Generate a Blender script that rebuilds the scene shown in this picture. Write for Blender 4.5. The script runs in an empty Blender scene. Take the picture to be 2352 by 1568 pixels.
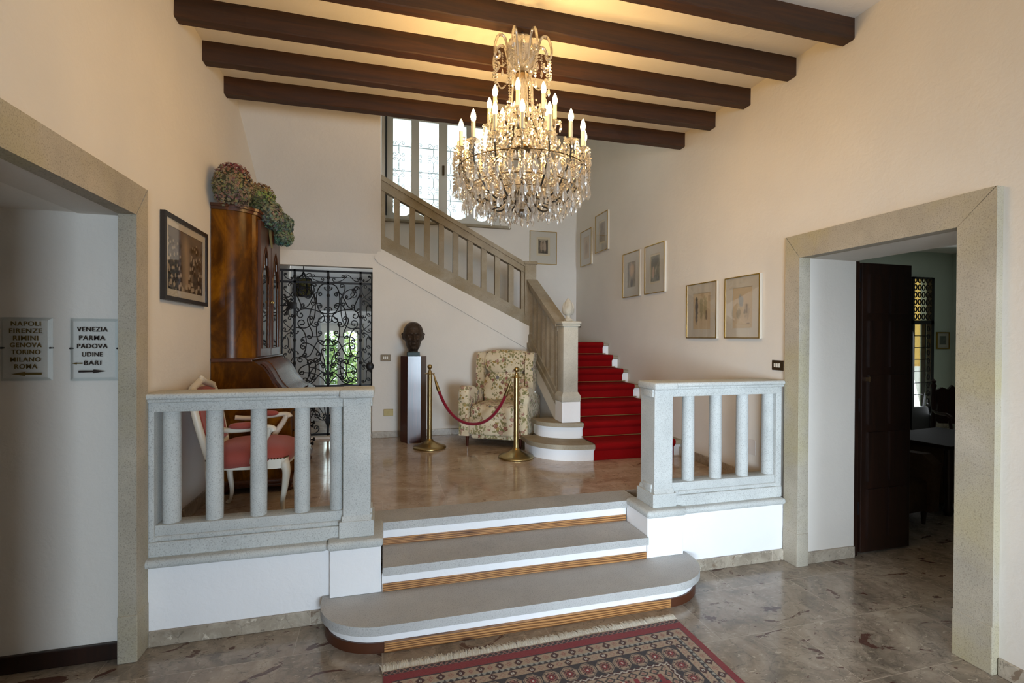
import bpy, bmesh, math, random, cmath
from mathutils import Vector, Matrix
random.seed(7)
PI = math.pi
S = bpy.context.scene
COL = S.collection

# ------------------------------------------------------------------ camera
cam_d = bpy.data.cameras.new('camera')
cam = bpy.data.objects.new('camera', cam_d)
COL.objects.link(cam)
cam_d.sensor_width = 36.0
cam_d.sensor_fit = 'HORIZONTAL'
cam_d.lens = 1107.5 / 2352 * 36.0
cam_d.clip_start = 0.05
_yaw, _pit, _rol = 0.26096, -0.00621, 0.00480
_f = Vector((math.sin(_yaw) * math.cos(_pit), math.cos(_yaw) * math.cos(_pit), math.sin(_pit)))
_r = Vector((math.cos(_yaw), -math.sin(_yaw), 0))
_u = _r.cross(_f)
_r2 = _r * math.cos(_rol) + _u * math.sin(_rol)
_u2 = -_r * math.sin(_rol) + _u * math.cos(_rol)
_m = Matrix(((_r2.x, _u2.x, -_f.x), (_r2.y, _u2.y, -_f.y), (_r2.z, _u2.z, -_f.z)))
cam.matrix_world = Matrix.Translation((0, 0, 1.65)) @ _m.to_4x4()
S.camera = cam

# ------------------------------------------------------------------ colour management, world, daylight
S.view_settings.view_transform = 'Standard'
S.view_settings.look = 'None'
S.view_settings.gamma = 1.0
S.view_settings.use_curve_mapping = False
S.view_settings.exposure = 0.0
S.cycles.max_bounces = 8
S.cycles.diffuse_bounces = 5
S.cycles.transparent_max_bounces = 24
S.cycles.sample_clamp_indirect = 6.0
S.cycles.caustics_reflective = False
S.cycles.caustics_refractive = False

W = bpy.data.worlds.new('sky')
S.world = W
W.use_nodes = True
W.node_tree.nodes['Background'].inputs[0].default_value = (0.86, 0.94, 1.0, 1)
W.node_tree.nodes['Background'].inputs[1].default_value = 2.2


def area(name, loc, aim, sx, sy, power, col, spread=180):
    d = bpy.data.lights.new(name, 'AREA')
    d.shape = 'RECTANGLE'
    d.size, d.size_y = sx, sy
    d.energy = power
    d.color = col
    d.spread = math.radians(spread)
    o = bpy.data.objects.new(name, d)
    COL.objects.link(o)
    o.location = loc
    o.rotation_euler = (Vector(aim) - Vector(loc)).to_track_quat('-Z', 'Y').to_euler()
    return o


# daylight coming in by the open entrance behind the camera, by the stair window,
# by the garden window behind the gate and by the glazed door of the next room
area('entrance_daylight', (1.85, -6.1, 1.2), (1.1, 4.0, 0.75), 2.0, 2.1, 82, (0.68, 0.84, 1.0), 75)
area('side_window_daylight', (-1.30, -2.6, 1.2), (2.95, 4.0, 0.8), 2.0, 1.4, 28, (0.74, 0.87, 1.0), 44)
area('stair_window_daylight', (0.85, 7.62, 4.1), (0.95, 5.0, 3.0), 1.9, 1.5, 70, (0.88, 0.95, 1.0))
area('garden_window_daylight', (-0.7, 8.75, 1.5), (-0.7, 6.0, 1.2), 0.9, 1.1, 13, (0.86, 0.95, 1.0))
area('next_room_daylight', (9.66, 6.60, 1.4), (8.0, 3.0, 0.9), 0.5, 2.3, 26, (0.9, 0.96, 1.0))
sun_d = bpy.data.lights.new('terrace_sun', 'SUN')
sun_d.energy = 7.0
sun_d.angle = 0.01
sun_d.color = (1.0, 0.95, 0.85)
sun = bpy.data.objects.new('terrace_sun', sun_d)
COL.objects.link(sun)
sun.rotation_euler = Vector((-0.72, 0.42, -0.55)).to_track_quat('-Z', 'Y').to_euler()


# ------------------------------------------------------------------ mesh helpers
def srgb(h, k=1.0):
    h = h.lstrip('#')
    out = []
    for i in (0, 2, 4):
        c = int(h[i:i + 2], 16) / 255
        out.append((c / 12.92 if c <= 0.04045 else ((c + 0.055) / 1.055) ** 2.4) * k)
    return tuple(out)


class MB:
    """collects pieces and links them as ONE mesh object"""

    def __init__(s):
        s.v, s.f, s.m, s.c = [], [], [], []

    def add(s, vs, fs, mi=0, T=None):
        o = len(s.v)
        if T is not None:
            vs = [T @ Vector(p) for p in vs]
        s.v += [tuple(p) for p in vs]
        for f in fs:
            s.f.append(tuple(i + o for i in f))
            s.m.append(mi)
        return s

    def bm(s, b, mi=0, T=None):
        b.verts.ensure_lookup_table()
        for i, v in enumerate(b.verts):
            v.index = i
        s.add([v.co.copy() for v in b.verts], [[v.index for v in f.verts] for f in b.faces], mi, T)
        b.free()
        return s

    def box(s, x0, x1, y0, y1, z0, z1, bev=0, mi=0, T=None, seg=2):
        vs = [(x, y, z) for x in (x0, x1) for y in (y0, y1) for z in (z0, z1)]
        fs = [(0, 1, 3, 2), (4, 6, 7, 5), (0, 4, 5, 1), (2, 3, 7, 6), (0, 2, 6, 4), (1, 5, 7, 3)]
        if not bev:
            return s.add(vs, fs, mi, T)
        b = bmesh.new()
        bv = [b.verts.new(p) for p in vs]
        for f in fs:
            b.faces.new([bv[i] for i in f])
        bmesh.ops.bevel(b, geom=b.edges[:], offset=bev, segments=seg, profile=0.5, affect='EDGES')
        return s.bm(b, mi, T)

    def prism(s, poly, axis, lo, hi, mi=0, T=None, bev=0, seg=2):
        """poly in the two other axes (order x,y,z without the axis), extruded lo..hi"""
        n = len(poly)
        ar = sum(poly[i][0] * poly[(i + 1) % n][1] - poly[(i + 1) % n][0] * poly[i][1] for i in range(n))
        if ar < 0:
            poly = poly[::-1]

        def P(p, t):
            if axis == 'x':
                return (t, p[0], p[1])
            if axis == 'y':
                return (p[0], t, p[1])
            return (p[0], p[1], t)
        vs = [P(p, lo) for p in poly] + [P(p, hi) for p in poly]
        fs = [tuple(range(n))[::-1], tuple(range(n, 2 * n))]
        fs += [(i, (i + 1) % n, n + (i + 1) % n, n + i) for i in range(n)]
        if axis == 'y':
            fs = [f[::-1] for f in fs]
        if not bev:
            return s.add(vs, fs, mi, T)
        b = bmesh.new()
        bv = [b.verts.new(p) for p in vs]
        for f in fs:
            b.faces.new([bv[i] for i in f])
        ed = [e for e in b.edges if e.calc_face_angle(0) > 0.5]
        bmesh.ops.bevel(b, geom=ed, offset=bev, segments=seg, profile=0.5, affect='EDGES', clamp_overlap=True)
        return s.bm(b, mi, T)

    def lathe(s, prof, c=(0, 0, 0), n=24, mi=0, T=None, sx=1, sy=1):
        """prof: (r, z) from bottom to top"""
        vs, fs = [], []
        k = len(prof)
        for r, z in prof:
            for i in range(n):
                a = 2 * PI * i / n
                vs.append((c[0] + r * sx * math.cos(a), c[1] + r * sy * math.sin(a), c[2] + z))
        for j in range(k - 1):
            for i in range(n):
                fs.append((j * n + i, j * n + (i + 1) % n, (j + 1) * n + (i + 1) % n, (j + 1) * n + i))
        fs.append(tuple(range(n))[::-1])
        fs.append(tuple(range((k - 1) * n, k * n)))
        return s.add(vs, fs, mi, T)

    def tube(s, pts, r, n=8, mi=0, T=None, closed=False, flat=1.0):
        pts = [Vector(p) for p in pts]
        k = len(pts)
        rs = r if isinstance(r, (list, tuple)) else [r] * k
        vs, fs = [], []
        up = None
        for i, p in enumerate(pts):
            a = pts[(i - 1) % k] if (closed or i > 0) else p
            b = pts[(i + 1) % k] if (closed or i < k - 1) else p
            t = (b - a)
            if t.length < 1e-9:
                t = Vector((0, 0, 1))
            t.normalize()
            if up is None:
                up = Vector((0, 0, 1)) if abs(t.z) < 0.9 else Vector((1, 0, 0))
            u = t.cross(up)
            if u.length < 1e-6:
                u = t.orthogonal()
            u.normalize()
            w = u.cross(t)
            up = w
            for j in range(n):
                q = 2 * PI * j / n
                vs.append(p + (u * math.cos(q) + w * math.sin(q) * flat) * rs[i])
        for i in range(k if closed else k - 1):
            for j in range(n):
                a0, a1 = i * n, ((i + 1) % k) * n
                fs.append((a0 + j, a0 + (j + 1) % n, a1 + (j + 1) % n, a1 + j))
        if not closed:
            fs.append(tuple(range(n))[::-1])
            fs.append(tuple(range((k - 1) * n, k * n)))
        return s.add(vs, fs, mi, T)

    def sball(s, c, h, e=(1, 1), n=(24, 14), mi=0, T=None, fn=None):
        """superellipsoid: c centre, h half sizes, e exponents (1 = ellipsoid, small = boxy)"""
        def pw(x, k):
            return math.copysign(abs(x) ** k, x)
        vs, fs = [], []
        nu, nv = n
        for j in range(1, nv):
            ph = -PI / 2 + PI * j / nv
            for i in range(nu):
                th = 2 * PI * i / nu
                p = Vector((pw(math.cos(ph), e[1]) * pw(math.cos(th), e[0]),
                            pw(math.cos(ph), e[1]) * pw(math.sin(th), e[0]), pw(math.sin(ph), e[1])))
                if fn:
                    p = fn(p)
                vs.append((c[0] + p.x * h[0], c[1] + p.y * h[1], c[2] + p.z * h[2]))
        for q in (-1, 1):
            p = Vector((0, 0, q))
            if fn:
                p = fn(p)
            vs.append((c[0] + p.x * h[0], c[1] + p.y * h[1], c[2] + p.z * h[2]))
        b, t = len(vs) - 2, len(vs) - 1
        for j in range(nv - 2):
            for i in range(nu):
                fs.append((j * nu + i, j * nu + (i + 1) % nu, (j + 1) * nu + (i + 1) % nu, (j + 1) * nu + i))
        for i in range(nu):
            fs.append((b, (i + 1) % nu, i))
            fs.append((t, (nv - 2) * nu + i, (nv - 2) * nu + (i + 1) % nu))
        return s.add(vs, fs, mi, T)

    def build(s, name, mats, parent=None, smooth=None, loc=None):
        me = bpy.data.meshes.new(name)
        me.from_pydata(s.v, [], s.f)
        if not isinstance(mats, (list, tuple)):
            mats = [mats]
        for m in mats:
            me.materials.append(m)
        me.polygons.foreach_set('material_index', s.m)
        if smooth:
            me.polygons.foreach_set('use_smooth', [True] * len(s.f))
            b = bmesh.new()
            b.from_mesh(me)
            lim = math.radians(smooth if smooth is not True else 40)
            for e in b.edges:
                if len(e.link_faces) == 2 and e.calc_face_angle(0) > lim:
                    e.smooth = False
            b.to_mesh(me)
            b.free()
        me.update()
        o = bpy.data.objects.new(name, me)
        COL.objects.link(o)
        if parent:
            o.parent = parent
        if loc:
            o.location = loc
        return o


def tag(o, label, cat, group=None, kind=None):
    o['label'] = label
    o['category'] = cat
    if group:
        o['group'] = group
    if kind:
        o['kind'] = kind
    return o


def thing(name, label, cat, loc=(0, 0, 0), rz=0, group=None):
    o = bpy.data.objects.new(name, None)
    COL.objects.link(o)
    o.empty_display_size = 0.1
    o.location = loc
    o.rotation_euler = (0, 0, rz)
    return tag(o, label, cat, group)


def struct(name, mb, m, smooth=None, parent=None):
    o = mb.build(name, m, parent, smooth)
    if not parent:
        o['kind'] = 'structure'
    return o


def copy_tree(o, parent=None):
    c = o.copy()
    COL.objects.link(c)
    if parent:
        c.parent = parent
    for ch in o.children:
        copy_tree(ch, c)
    return c


def arc(cx, cy, r, a0, a1, n):
    return [(cx + r * math.cos(a0 + (a1 - a0) * i / n), cy + r * math.sin(a0 + (a1 - a0) * i / n)) for i in range(n + 1)]


def bez(p0, p1, p2, p3, n=12):
    p0, p1, p2, p3 = map(Vector, (p0, p1, p2, p3))
    out = []
    for i in range(n + 1):
        t = i / n
        out.append(p0 * (1 - t) ** 3 + p1 * 3 * t * (1 - t) ** 2 + p2 * 3 * t * t * (1 - t) + p3 * t ** 3)
    return out


def spline(P, n=6):
    P = [Vector(p) for p in P]
    out = []
    for i in range(len(P) - 1):
        a, b = P[max(i - 1, 0)], P[i]
        c, d = P[i + 1], P[min(i + 2, len(P) - 1)]
        for k in range(n):
            t = k / n
            out.append(0.5 * (2 * b + (c - a) * t + (2 * a - 5 * b + 4 * c - d) * t * t + (3 * b - a - 3 * c + d) * t ** 3))
    out.append(P[-1])
    return out


# ------------------------------------------------------------------ material helpers
def newmat(name):
    m = bpy.data.materials.new(name)
    m.use_nodes = True
    nt = m.node_tree
    return m, nt, nt.nodes['Principled BSDF']


def nd(nt, t, props=None, **ins):
    n = nt.nodes.new('ShaderNode' + t)
    for k, v in (props or {}).items():
        setattr(n, k, v)
    for k, v in ins.items():
        key = int(k[1:]) if k[0] == 'i' and k[1:].isdigit() else k.replace('_', ' ')
        sk = n.inputs[key]
        if isinstance(v, bpy.types.NodeSocket):
            nt.links.new(v, sk)
        elif hasattr(v, '__len__') and len(v) == 3 and sk.type == 'RGBA':
            sk.default_value = (*v, 1)
        else:
            sk.default_value = v
    return n


def coord(nt, scale=(1, 1, 1), rot=(0, 0, 0)):
    tc = nd(nt, 'TexCoord')
    return nd(nt, 'Mapping', Vector=tc.outputs['Object'], Scale=scale, Rotation=rot).outputs[0]


def noise(nt, vec, scale, detail=4, rough=0.55, dist=0.0):
    return nd(nt, 'TexNoise', Vector=vec, Scale=scale, Detail=detail, Roughness=rough, Distortion=dist).outputs[0]


def ramp(nt, fac, stops, interp='LINEAR'):
    n = nd(nt, 'ValToRGB', Fac=fac)
    cr = n.color_ramp
    cr.interpolation = interp
    while len(cr.elements) < len(stops):
        cr.elements.new(0.5)
    for e, (p, c) in zip(cr.elements, stops):
        e.position = p
        e.color = (*c, 1) if len(c) == 3 else c
    return n.outputs[0]


def mixc(nt, fac, a, b, mode='MIX'):
    n = nt.nodes.new('ShaderNodeMix')
    n.data_type = 'RGBA'
    n.blend_type = mode
    for idx, v in ((0, fac), (6, a), (7, b)):
        sk = n.inputs[idx]
        if isinstance(v, bpy.types.NodeSocket):
            nt.links.new(v, sk)
        elif idx == 0:
            sk.default_value = v
        else:
            sk.default_value = (*v, 1)
    return n.outputs[2]


def math_(nt, op, a, b=0.0, c=0.0):
    n = nd(nt, 'Math', {'operation': op})
    for i, v in enumerate((a, b, c)):
        if isinstance(v, bpy.types.NodeSocket):
            nt.links.new(v, n.inputs[i])
        else:
            n.inputs[i].default_value = v
    return n.outputs[0]


def bump(nt, b, height, strength=0.3, dist=0.01):
    n = nd(nt, 'Bump', Height=height, Strength=strength, Distance=dist)
    nt.links.new(n.outputs[0], b.inputs['Normal'])


def setb(nt, b, **kw):
    for k, v in kw.items():
        k = {'Specular': 'Specular IOR Level', 'Coat': 'Coat Weight', 'Sheen': 'Sheen Weight'}.get(k, k.replace('_', ' '))
        sk = b.inputs[k]
        if isinstance(v, bpy.types.NodeSocket):
            nt.links.new(v, sk)
        elif hasattr(v, '__len__') and len(v) == 3 and sk.type == 'RGBA':
            sk.default_value = (*v, 1)
        else:
            sk.default_value = v


def flat(name, col, rough=0.5, metal=0.0, **kw):
    m, nt, b = newmat(name)
    setb(nt, b, Base_Color=col, Roughness=rough, Metallic=metal, **kw)
    return m


# ------------------------------------------------------------------ materials
def m_plaster(name, col, rough=0.85, bs=0.25):
    m, nt, b = newmat(name)
    v = coord(nt)
    n1 = noise(nt, v, 3.0, 5)
    n2 = noise(nt, v, 26.0, 4, 0.6, 0.6)
    c = mixc(nt, n1, tuple(x * 0.94 for x in col), tuple(min(1, x * 1.04) for x in col))
    setb(nt, b, Base_Color=c, Roughness=rough, Specular=0.25)
    bump(nt, b, math_(nt, 'ADD', math_(nt, 'MULTIPLY', n1, 1.0), math_(nt, 'MULTIPLY', n2, 0.35)), bs, 0.02)
    return m


def m_stone(name, ca, cb, speck=0.35, rough=0.75, stain=None):
    m, nt, b = newmat(name)
    v = coord(nt)
    n1 = noise(nt, v, 3.5, 6, 0.65)
    n2 = noise(nt, v, 160.0, 3, 0.6)
    n3 = noise(nt, v, 420.0, 2, 0.5)
    c = mixc(nt, ramp(nt, n1, [(0.3, (0, 0, 0)), (0.7, (1, 1, 1))]), ca, cb)
    if stain:
        n4 = noise(nt, v, 1.6, 5, 0.6, 0.5)
        c = mixc(nt, ramp(nt, n4, [(0.45, (0, 0, 0)), (0.7, (1, 1, 1))]), c, stain)
    s1 = ramp(nt, n2, [(0.33, (1 - speck,) * 3), (0.47, (1, 1, 1)), (0.62, (1, 1, 1)), (0.72, (1 + speck * 0.6,) * 3)])
    c = mixc(nt, 1.0, c, s1, 'MULTIPLY')
    setb(nt, b, Base_Color=c, Roughness=rough, Specular=0.3)
    bump(nt, b, math_(nt, 'ADD', n2, math_(nt, 'MULTIPLY', n3, 0.5)), 0.35, 0.004)
    return m


def m_wood(name, ca, cb, axis='x', rough=0.4, coat=0.0, scale=1.0, bs=0.15):
    m, nt, b = newmat(name)
    k = {'x': (0.6, 9, 9), 'y': (9, 0.6, 9), 'z': (9, 9, 0.6)}[axis]
    v = coord(nt, tuple(q * scale for q in k))
    n1 = noise(nt, v, 2.0, 6, 0.6, 1.2)
    n2 = noise(nt, v, 9.0, 4, 0.6)
    f = math_(nt, 'ADD', math_(nt, 'MULTIPLY', n1, 0.75), math_(nt, 'MULTIPLY', n2, 0.25))
    c = ramp(nt, f, [(0.32, ca), (0.68, cb)])
    setb(nt, b, Base_Color=c, Roughness=rough, Coat=coat)
    b.inputs['Coat Roughness'].default_value = 0.12
    bump(nt, b, f, bs, 0.004)
    return m


def m_pine():
    m, nt, b = newmat('pine_board')
    v = coord(nt, (2.0, 2.0, 17))
    w = nd(nt, 'TexWave', {'wave_type': 'BANDS', 'bands_direction': 'Z'}, Vector=v, Scale=1.5, Distortion=13.0, Detail=2.5)
    w.inputs['Detail Scale'].default_value = 0.33
    gr_ = math_(nt, 'ADD', math_(nt, 'MULTIPLY', w.outputs[0], 0.6), math_(nt, 'MULTIPLY', noise(nt, coord(nt, (3, 3, 60)), 3.0, 4, 0.6, 0.6), 0.4))
    c = ramp(nt, gr_, [(0.2, srgb('#65401f')), (0.45, srgb('#96663a')), (0.75, srgb('#bd8a54'))])
    kn = nd(nt, 'TexVoronoi', Vector=coord(nt, (2.2, 8, 8)), Scale=1.0).outputs[0]
    c = mixc(nt, ramp(nt, kn, [(0.05, (1, 1, 1)), (0.16, (0, 0, 0))]), c, srgb('#4a2810'))
    setb(nt, b, Base_Color=c, Roughness=0.42)
    bump(nt, b, w.outputs[0], 0.1, 0.004)
    return m


def m_marble(name, base, dark, light, red, tile, rough=0.16, redamt=0.60):
    m, nt, b = newmat(name)
    v = coord(nt)
    br = nd(nt, 'TexBrick', {'offset': 0.5}, Vector=coord(nt, (1, 1, 1), (0, 0, 0)), Color1=(0.0, 0, 0), Color2=(1, 1, 1),
            Mortar=(0.5, 0.5, 0.5), Scale=1.0)
    br.inputs['Mortar Size'].default_value = 0.0022
    br.inputs['Mortar Smooth'].default_value = 0.0
    br.inputs['Brick Width'].default_value = tile[0]
    br.inputs['Row Height'].default_value = tile[1]
    # every slab shifts the veins
    sh = nd(nt, 'VectorMath', {'operation': 'MULTIPLY_ADD'}, i0=br.outputs[0], i1=(2.3, 1.7, 0.9), i2=v).outputs[0]
    n1 = noise(nt, sh, 2.6, 8, 0.62, 1.4)
    n2 = noise(nt, sh, 11.0, 6, 0.65, 0.8)
    vo = nd(nt, 'TexVoronoi', {'feature': 'DISTANCE_TO_EDGE'}, Vector=nd(nt, 'VectorMath', {'operation': 'MULTIPLY_ADD'},
            i0=nd(nt, 'TexNoise', Vector=sh, Scale=5.0, Detail=5.0).outputs[1], i1=(0.35, 0.35, 0.35), i2=sh).outputs[0], Scale=4.5).outputs[0]
    c = ramp(nt, n1, [(0.3, dark), (0.5, base), (0.72, light)])
    c = mixc(nt, ramp(nt, n2, [(0.5, (0, 0, 0)), (0.72, (0.7,) * 3)]), c, light)
    n5 = noise(nt, nd(nt, 'Mapping', Vector=sh, Scale=(1.0, 2.2, 1), Rotation=(0, 0, 0.5)).outputs[0], 17.0, 5, 0.7, 1.0)
    c = mixc(nt, ramp(nt, n5, [(0.60, (0, 0, 0)), (0.66, (0.75,) * 3)]), c, tuple(min(1, x * 1.25) for x in light))
    c = mixc(nt, ramp(nt, n5, [(0.34, (0.7,) * 3), (0.40, (0, 0, 0))]), c, tuple(x * 0.6 for x in dark))
    c = mixc(nt, ramp(nt, vo, [(0.0, (0.35,) * 3), (0.02, (0, 0, 0))]), c, tuple(x * 0.45 for x in dark))
    n3 = noise(nt, nd(nt, 'Mapping', Vector=sh, Scale=(1.0, 2.0, 1)).outputs[0], 2.3, 6, 0.62, 2.6)
    c = mixc(nt, ramp(nt, n3, [(redamt, (0, 0, 0)), (redamt + 0.02, (0.85,) * 3)]), c, red)
    tone = math_(nt, 'ADD', math_(nt, 'MULTIPLY', nd(nt, 'SeparateColor', Color=br.outputs[0]).outputs[0], 0.16), 0.90)
    c = mixc(nt, 1.0, c, nd(nt, 'CombineColor', Red=tone, Green=tone, Blue=tone).outputs[0], 'MULTIPLY')
    c = mixc(nt, math_(nt, 'MULTIPLY', br.outputs[1], 0.5), c, tuple(x * 1.25 for x in light))
    setb(nt, b, Base_Color=c, Roughness=math_(nt, 'ADD', math_(nt, 'MULTIPLY', n2, 0.14), rough - 0.07), Specular=0.55)
    bump(nt, b, noise(nt, v, 4.0, 2), 0.03, 0.01)
    return m


def m_fabric(name, col, rough=0.9, sheen=0.3, sc=300, var=0.18):
    m, nt, b = newmat(name)
    v = coord(nt)
    n1 = noise(nt, v, sc, 2)
    n2 = noise(nt, v, 7.0, 4)
    c = mixc(nt, math_(nt, 'ADD', math_(nt, 'MULTIPLY', n1, 0.5), math_(nt, 'MULTIPLY', n2, 0.5)),
             tuple(x * (1 - var) for x in col), tuple(min(1, x * (1 + var)) for x in col))
    setb(nt, b, Base_Color=c, Roughness=rough, Sheen=sheen, Specular=0.15)
    bump(nt, b, n1, 0.35, 0.003)
    return m


def m_floral():
    m, nt, b = newmat('floral_upholstery')
    v = coord(nt)
    wob = nd(nt, 'VectorMath', {'operation': 'MULTIPLY_ADD'}, i0=nd(nt, 'TexNoise', Vector=v, Scale=38.0, Detail=2.0).outputs[1],
             i1=(0.022, 0.022, 0.022), i2=v).outputs[0]
    c = ramp(nt, noise(nt, v, 6, 4), [(0.3, srgb('#cdb996')), (0.7, srgb('#ddd0b4'))])

    clus = math_(nt, 'GREATER_THAN', noise(nt, v, 7.5, 3, 0.6), 0.46)

    def layer(c, scale, off, r, thr, cols, ringw=None):
        p = nd(nt, 'VectorMath', {'operation': 'ADD'}, i0=wob, i1=off).outputs[0]
        vo = nd(nt, 'TexVoronoi', Vector=p, Scale=scale, Randomness=0.9)
        pick = nd(nt, 'SeparateColor', Color=vo.outputs[1])
        on = math_(nt, 'MULTIPLY', math_(nt, 'LESS_THAN', vo.outputs[0], r), math_(nt, 'GREATER_THAN', pick.outputs[0], thr))
        col = ramp(nt, pick.outputs[1], cols, 'CONSTANT')
        if ringw:
            rg = math_(nt, 'MULTIPLY', math_(nt, 'GREATER_THAN', vo.outputs[0], ringw[0]), math_(nt, 'LESS_THAN', vo.outputs[0], ringw[1]))
            col = mixc(nt, rg, col, srgb('#c9ab86'))
        on = math_(nt, 'MULTIPLY', math_(nt, 'MULTIPLY', on, clus), 0.85)
        return mixc(nt, on, c, col)
    ol = [(0.0, srgb('#7d7444')), (0.35, srgb('#8f8a5e')), (0.6, srgb('#9a7a34')), (0.8, srgb('#6b6a45'))]
    fl = [(0.0, srgb('#8a4a44')), (0.4, srgb('#a4766a')), (0.65, srgb('#6e3b38')), (0.88, srgb('#5b5a63'))]
    c = layer(c, 21, (0.2, 0.1, 0.4), 0.43, 0.35, ol)
    c = layer(c, 33, (0.7, 0.3, 0.1), 0.44, 0.30, ol)
    c = layer(c, 42, (0.1, 0.9, 0.6), 0.40, 0.45, [(0.0, srgb('#a09a70')), (0.5, srgb('#7d7444'))])
    c = layer(c, 16, (0.5, 0.5, 0.2), 0.40, 0.55, fl, (0.16, 0.21))
    setb(nt, b, Base_Color=c, Roughness=0.85, Sheen=0.2, Specular=0.2)
    bump(nt, b, noise(nt, v, 260, 2), 0.2, 0.003)
    return m


def m_burl():
    m, nt, b = newmat('walnut_burl_veneer')
    v = coord(nt, (1, 1, 0.45))
    n1 = noise(nt, v, 4.2, 8, 0.62, 1.6)
    n2 = noise(nt, v, 15.0, 5, 0.6, 0.5)
    f = math_(nt, 'ADD', math_(nt, 'MULTIPLY', n1, 0.7), math_(nt, 'MULTIPLY', n2, 0.3))
    c = ramp(nt, f, [(0.28, srgb('#1c0c01')), (0.45, srgb('#4d2a04')), (0.6, srgb('#784806')), (0.75, srgb('#9a640c'))])
    setb(nt, b, Base_Color=c, Roughness=0.26, Coat=0.0, Specular=0.16)
    b.inputs['Coat Roughness'].default_value = 0.12
    bump(nt, b, f, 0.08, 0.004)
    return m


def m_thin_glass(name, tint=(0.93, 0.97, 0.96), gloss=0.05, rough=0.02, fk=0.8):
    m = bpy.data.materials.new(name)
    m.use_nodes = True
    nt = m.node_tree
    nt.nodes.clear()
    o = nd(nt, 'OutputMaterial')
    t = nd(nt, 'BsdfTransparent', Color=tint)
    g = nd(nt, 'BsdfGlossy', Color=(1, 1, 1), Roughness=rough)
    fr = nd(nt, 'Fresnel', IOR=1.45)
    k = math_(nt, 'ADD', math_(nt, 'MULTIPLY', fr.outputs[0], fk), gloss)
    mx = nd(nt, 'MixShader', i0=k, i1=t.outputs[0], i2=g.outputs[0])
    nt.links.new(mx.outputs[0], o.inputs[0])
    return m


def m_crystal(name, tint, k, glosscol=(1, 1, 1)):
    m = bpy.data.materials.new(name)
    m.use_nodes = True
    nt = m.node_tree
    nt.nodes.clear()
    o = nd(nt, 'OutputMaterial')
    t = nd(nt, 'BsdfTransparent', Color=tint)
    g = nd(nt, 'BsdfGlossy', Color=glosscol, Roughness=0.13)
    r = nd(nt, 'BsdfRefraction', Color=(1, 1, 1), Roughness=0.0, IOR=1.35)
    a = nd(nt, 'MixShader', i0=0.4, i1=t.outputs[0], i2=r.outputs[0])
    tl = nd(nt, 'BsdfTranslucent', Color=tint)
    a = nd(nt, 'MixShader', i0=0.22, i1=a.outputs[0], i2=tl.outputs[0])
    mx = nd(nt, 'MixShader', i0=k, i1=a.outputs[0], i2=g.outputs[0])
    nt.links.new(mx.outputs[0], o.inputs[0])
    return m


def m_bulb():
    m = bpy.data.materials.new('glowing_bulb')
    m.use_nodes = True
    nt = m.node_tree
    nt.nodes.clear()
    o = nd(nt, 'OutputMaterial')
    t = nd(nt, 'BsdfTransparent', Color=(1, 0.95, 0.85))
    e = nd(nt, 'Emission', Color=(1.0, 0.72, 0.36), Strength=32.0)
    mx = nd(nt, 'MixShader', i0=0.45, i1=t.outputs[0], i2=e.outputs[0])
    nt.links.new(mx.outputs[0], o.inputs[0])
    return m


def m_attr(name, rough=0.8, sheen=0.0, nb=0.0, **kw):
    m, nt, b = newmat(name)
    a = nd(nt, 'VertexColor', {'layer_name': 'pattern'})
    c = a.outputs[0]
    if nb:
        n1 = noise(nt, coord(nt), 240, 3)
        c = mixc(nt, 1.0, c, ramp(nt, n1, [(0.3, (1 - nb,) * 3), (0.7, (1 + nb,) * 3)]), 'MULTIPLY')
        bump(nt, b, n1, 0.5, 0.004)
    setb(nt, b, Base_Color=c, Roughness=rough, Sheen=sheen, **kw)
    return m


M = {}
M['wall'] = m_plaster('white_plaster', (0.765, 0.72, 0.655))
M['ceil'] = m_plaster('ceiling_plaster', (0.90, 0.86, 0.80))
M['paint'] = m_plaster('white_paint', (0.90, 0.90, 0.91), 0.7, 0.3)
M['green_wall'] = m_plaster('grey_green_plaster', (0.56, 0.64, 0.56))
M['grey_wall'] = m_plaster('pale_grey_plaster', (0.66, 0.67, 0.68))
M['stone'] = m_stone('grey_granite', srgb('#b9bcba'), srgb('#cfd1ce'), 0.34)
M['tread'] = m_stone('dark_grey_tread_stone', srgb('#b2b2b1'), srgb('#c2c2c0'), 0.3)
M['surround'] = m_stone('weathered_door_stone', srgb('#a59d8e'), srgb('#bbb2a1'), 0.32, 0.85, srgb('#b0a585'))
M['tanstone'] = m_stone('tan_stair_stone', srgb('#958b7a'), srgb('#b0a693'), 0.25, 0.75, srgb('#8f8064'))
M['palestone'] = m_stone('pale_newel_stone', srgb('#b4ae9f'), srgb('#c9c4b6'), 0.2, 0.75)
M['beam'] = m_wood('dark_beam_wood', srgb('#26140a'), srgb('#492708'), 'x', 0.6, 0.0)
M['pine'] = m_pine()
M['brownpaint'] = flat('brown_kickboard', srgb('#4e2a18'), 0.4)
M['floor'] = m_marble('hall_marble', srgb('#93877a'), srgb('#6f675c'), srgb('#b3a898'), srgb('#4d2c26'), (0.9, 0.45), 0.17, 0.615)
M['landing'] = m_marble('landing_marble', srgb('#b6a28e'), srgb('#978370'), srgb('#c8b8a6'), srgb('#76594a'), (0.9, 0.6), 0.12, 0.66)
M['skirt'] = m_marble('marble_skirting', srgb('#a89c8b'), srgb('#84796a'), srgb('#c9c0b0'), srgb('#7d6a58'), (0.8, 3.0), 0.3, 0.62)
M['carpet'] = m_fabric('red_carpet', srgb('#7e0305'), 0.95, 0.0, 260)
M['rope'] = m_fabric('red_rope', srgb('#7e0f24'), 0.8, 0.4, 300)
M['coral'] = m_fabric('coral_velvet', srgb('#9c4c42'), 0.75, 0.25, 200, 0.12)
M['floral'] = m_floral()
M['burl'] = m_burl()
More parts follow.
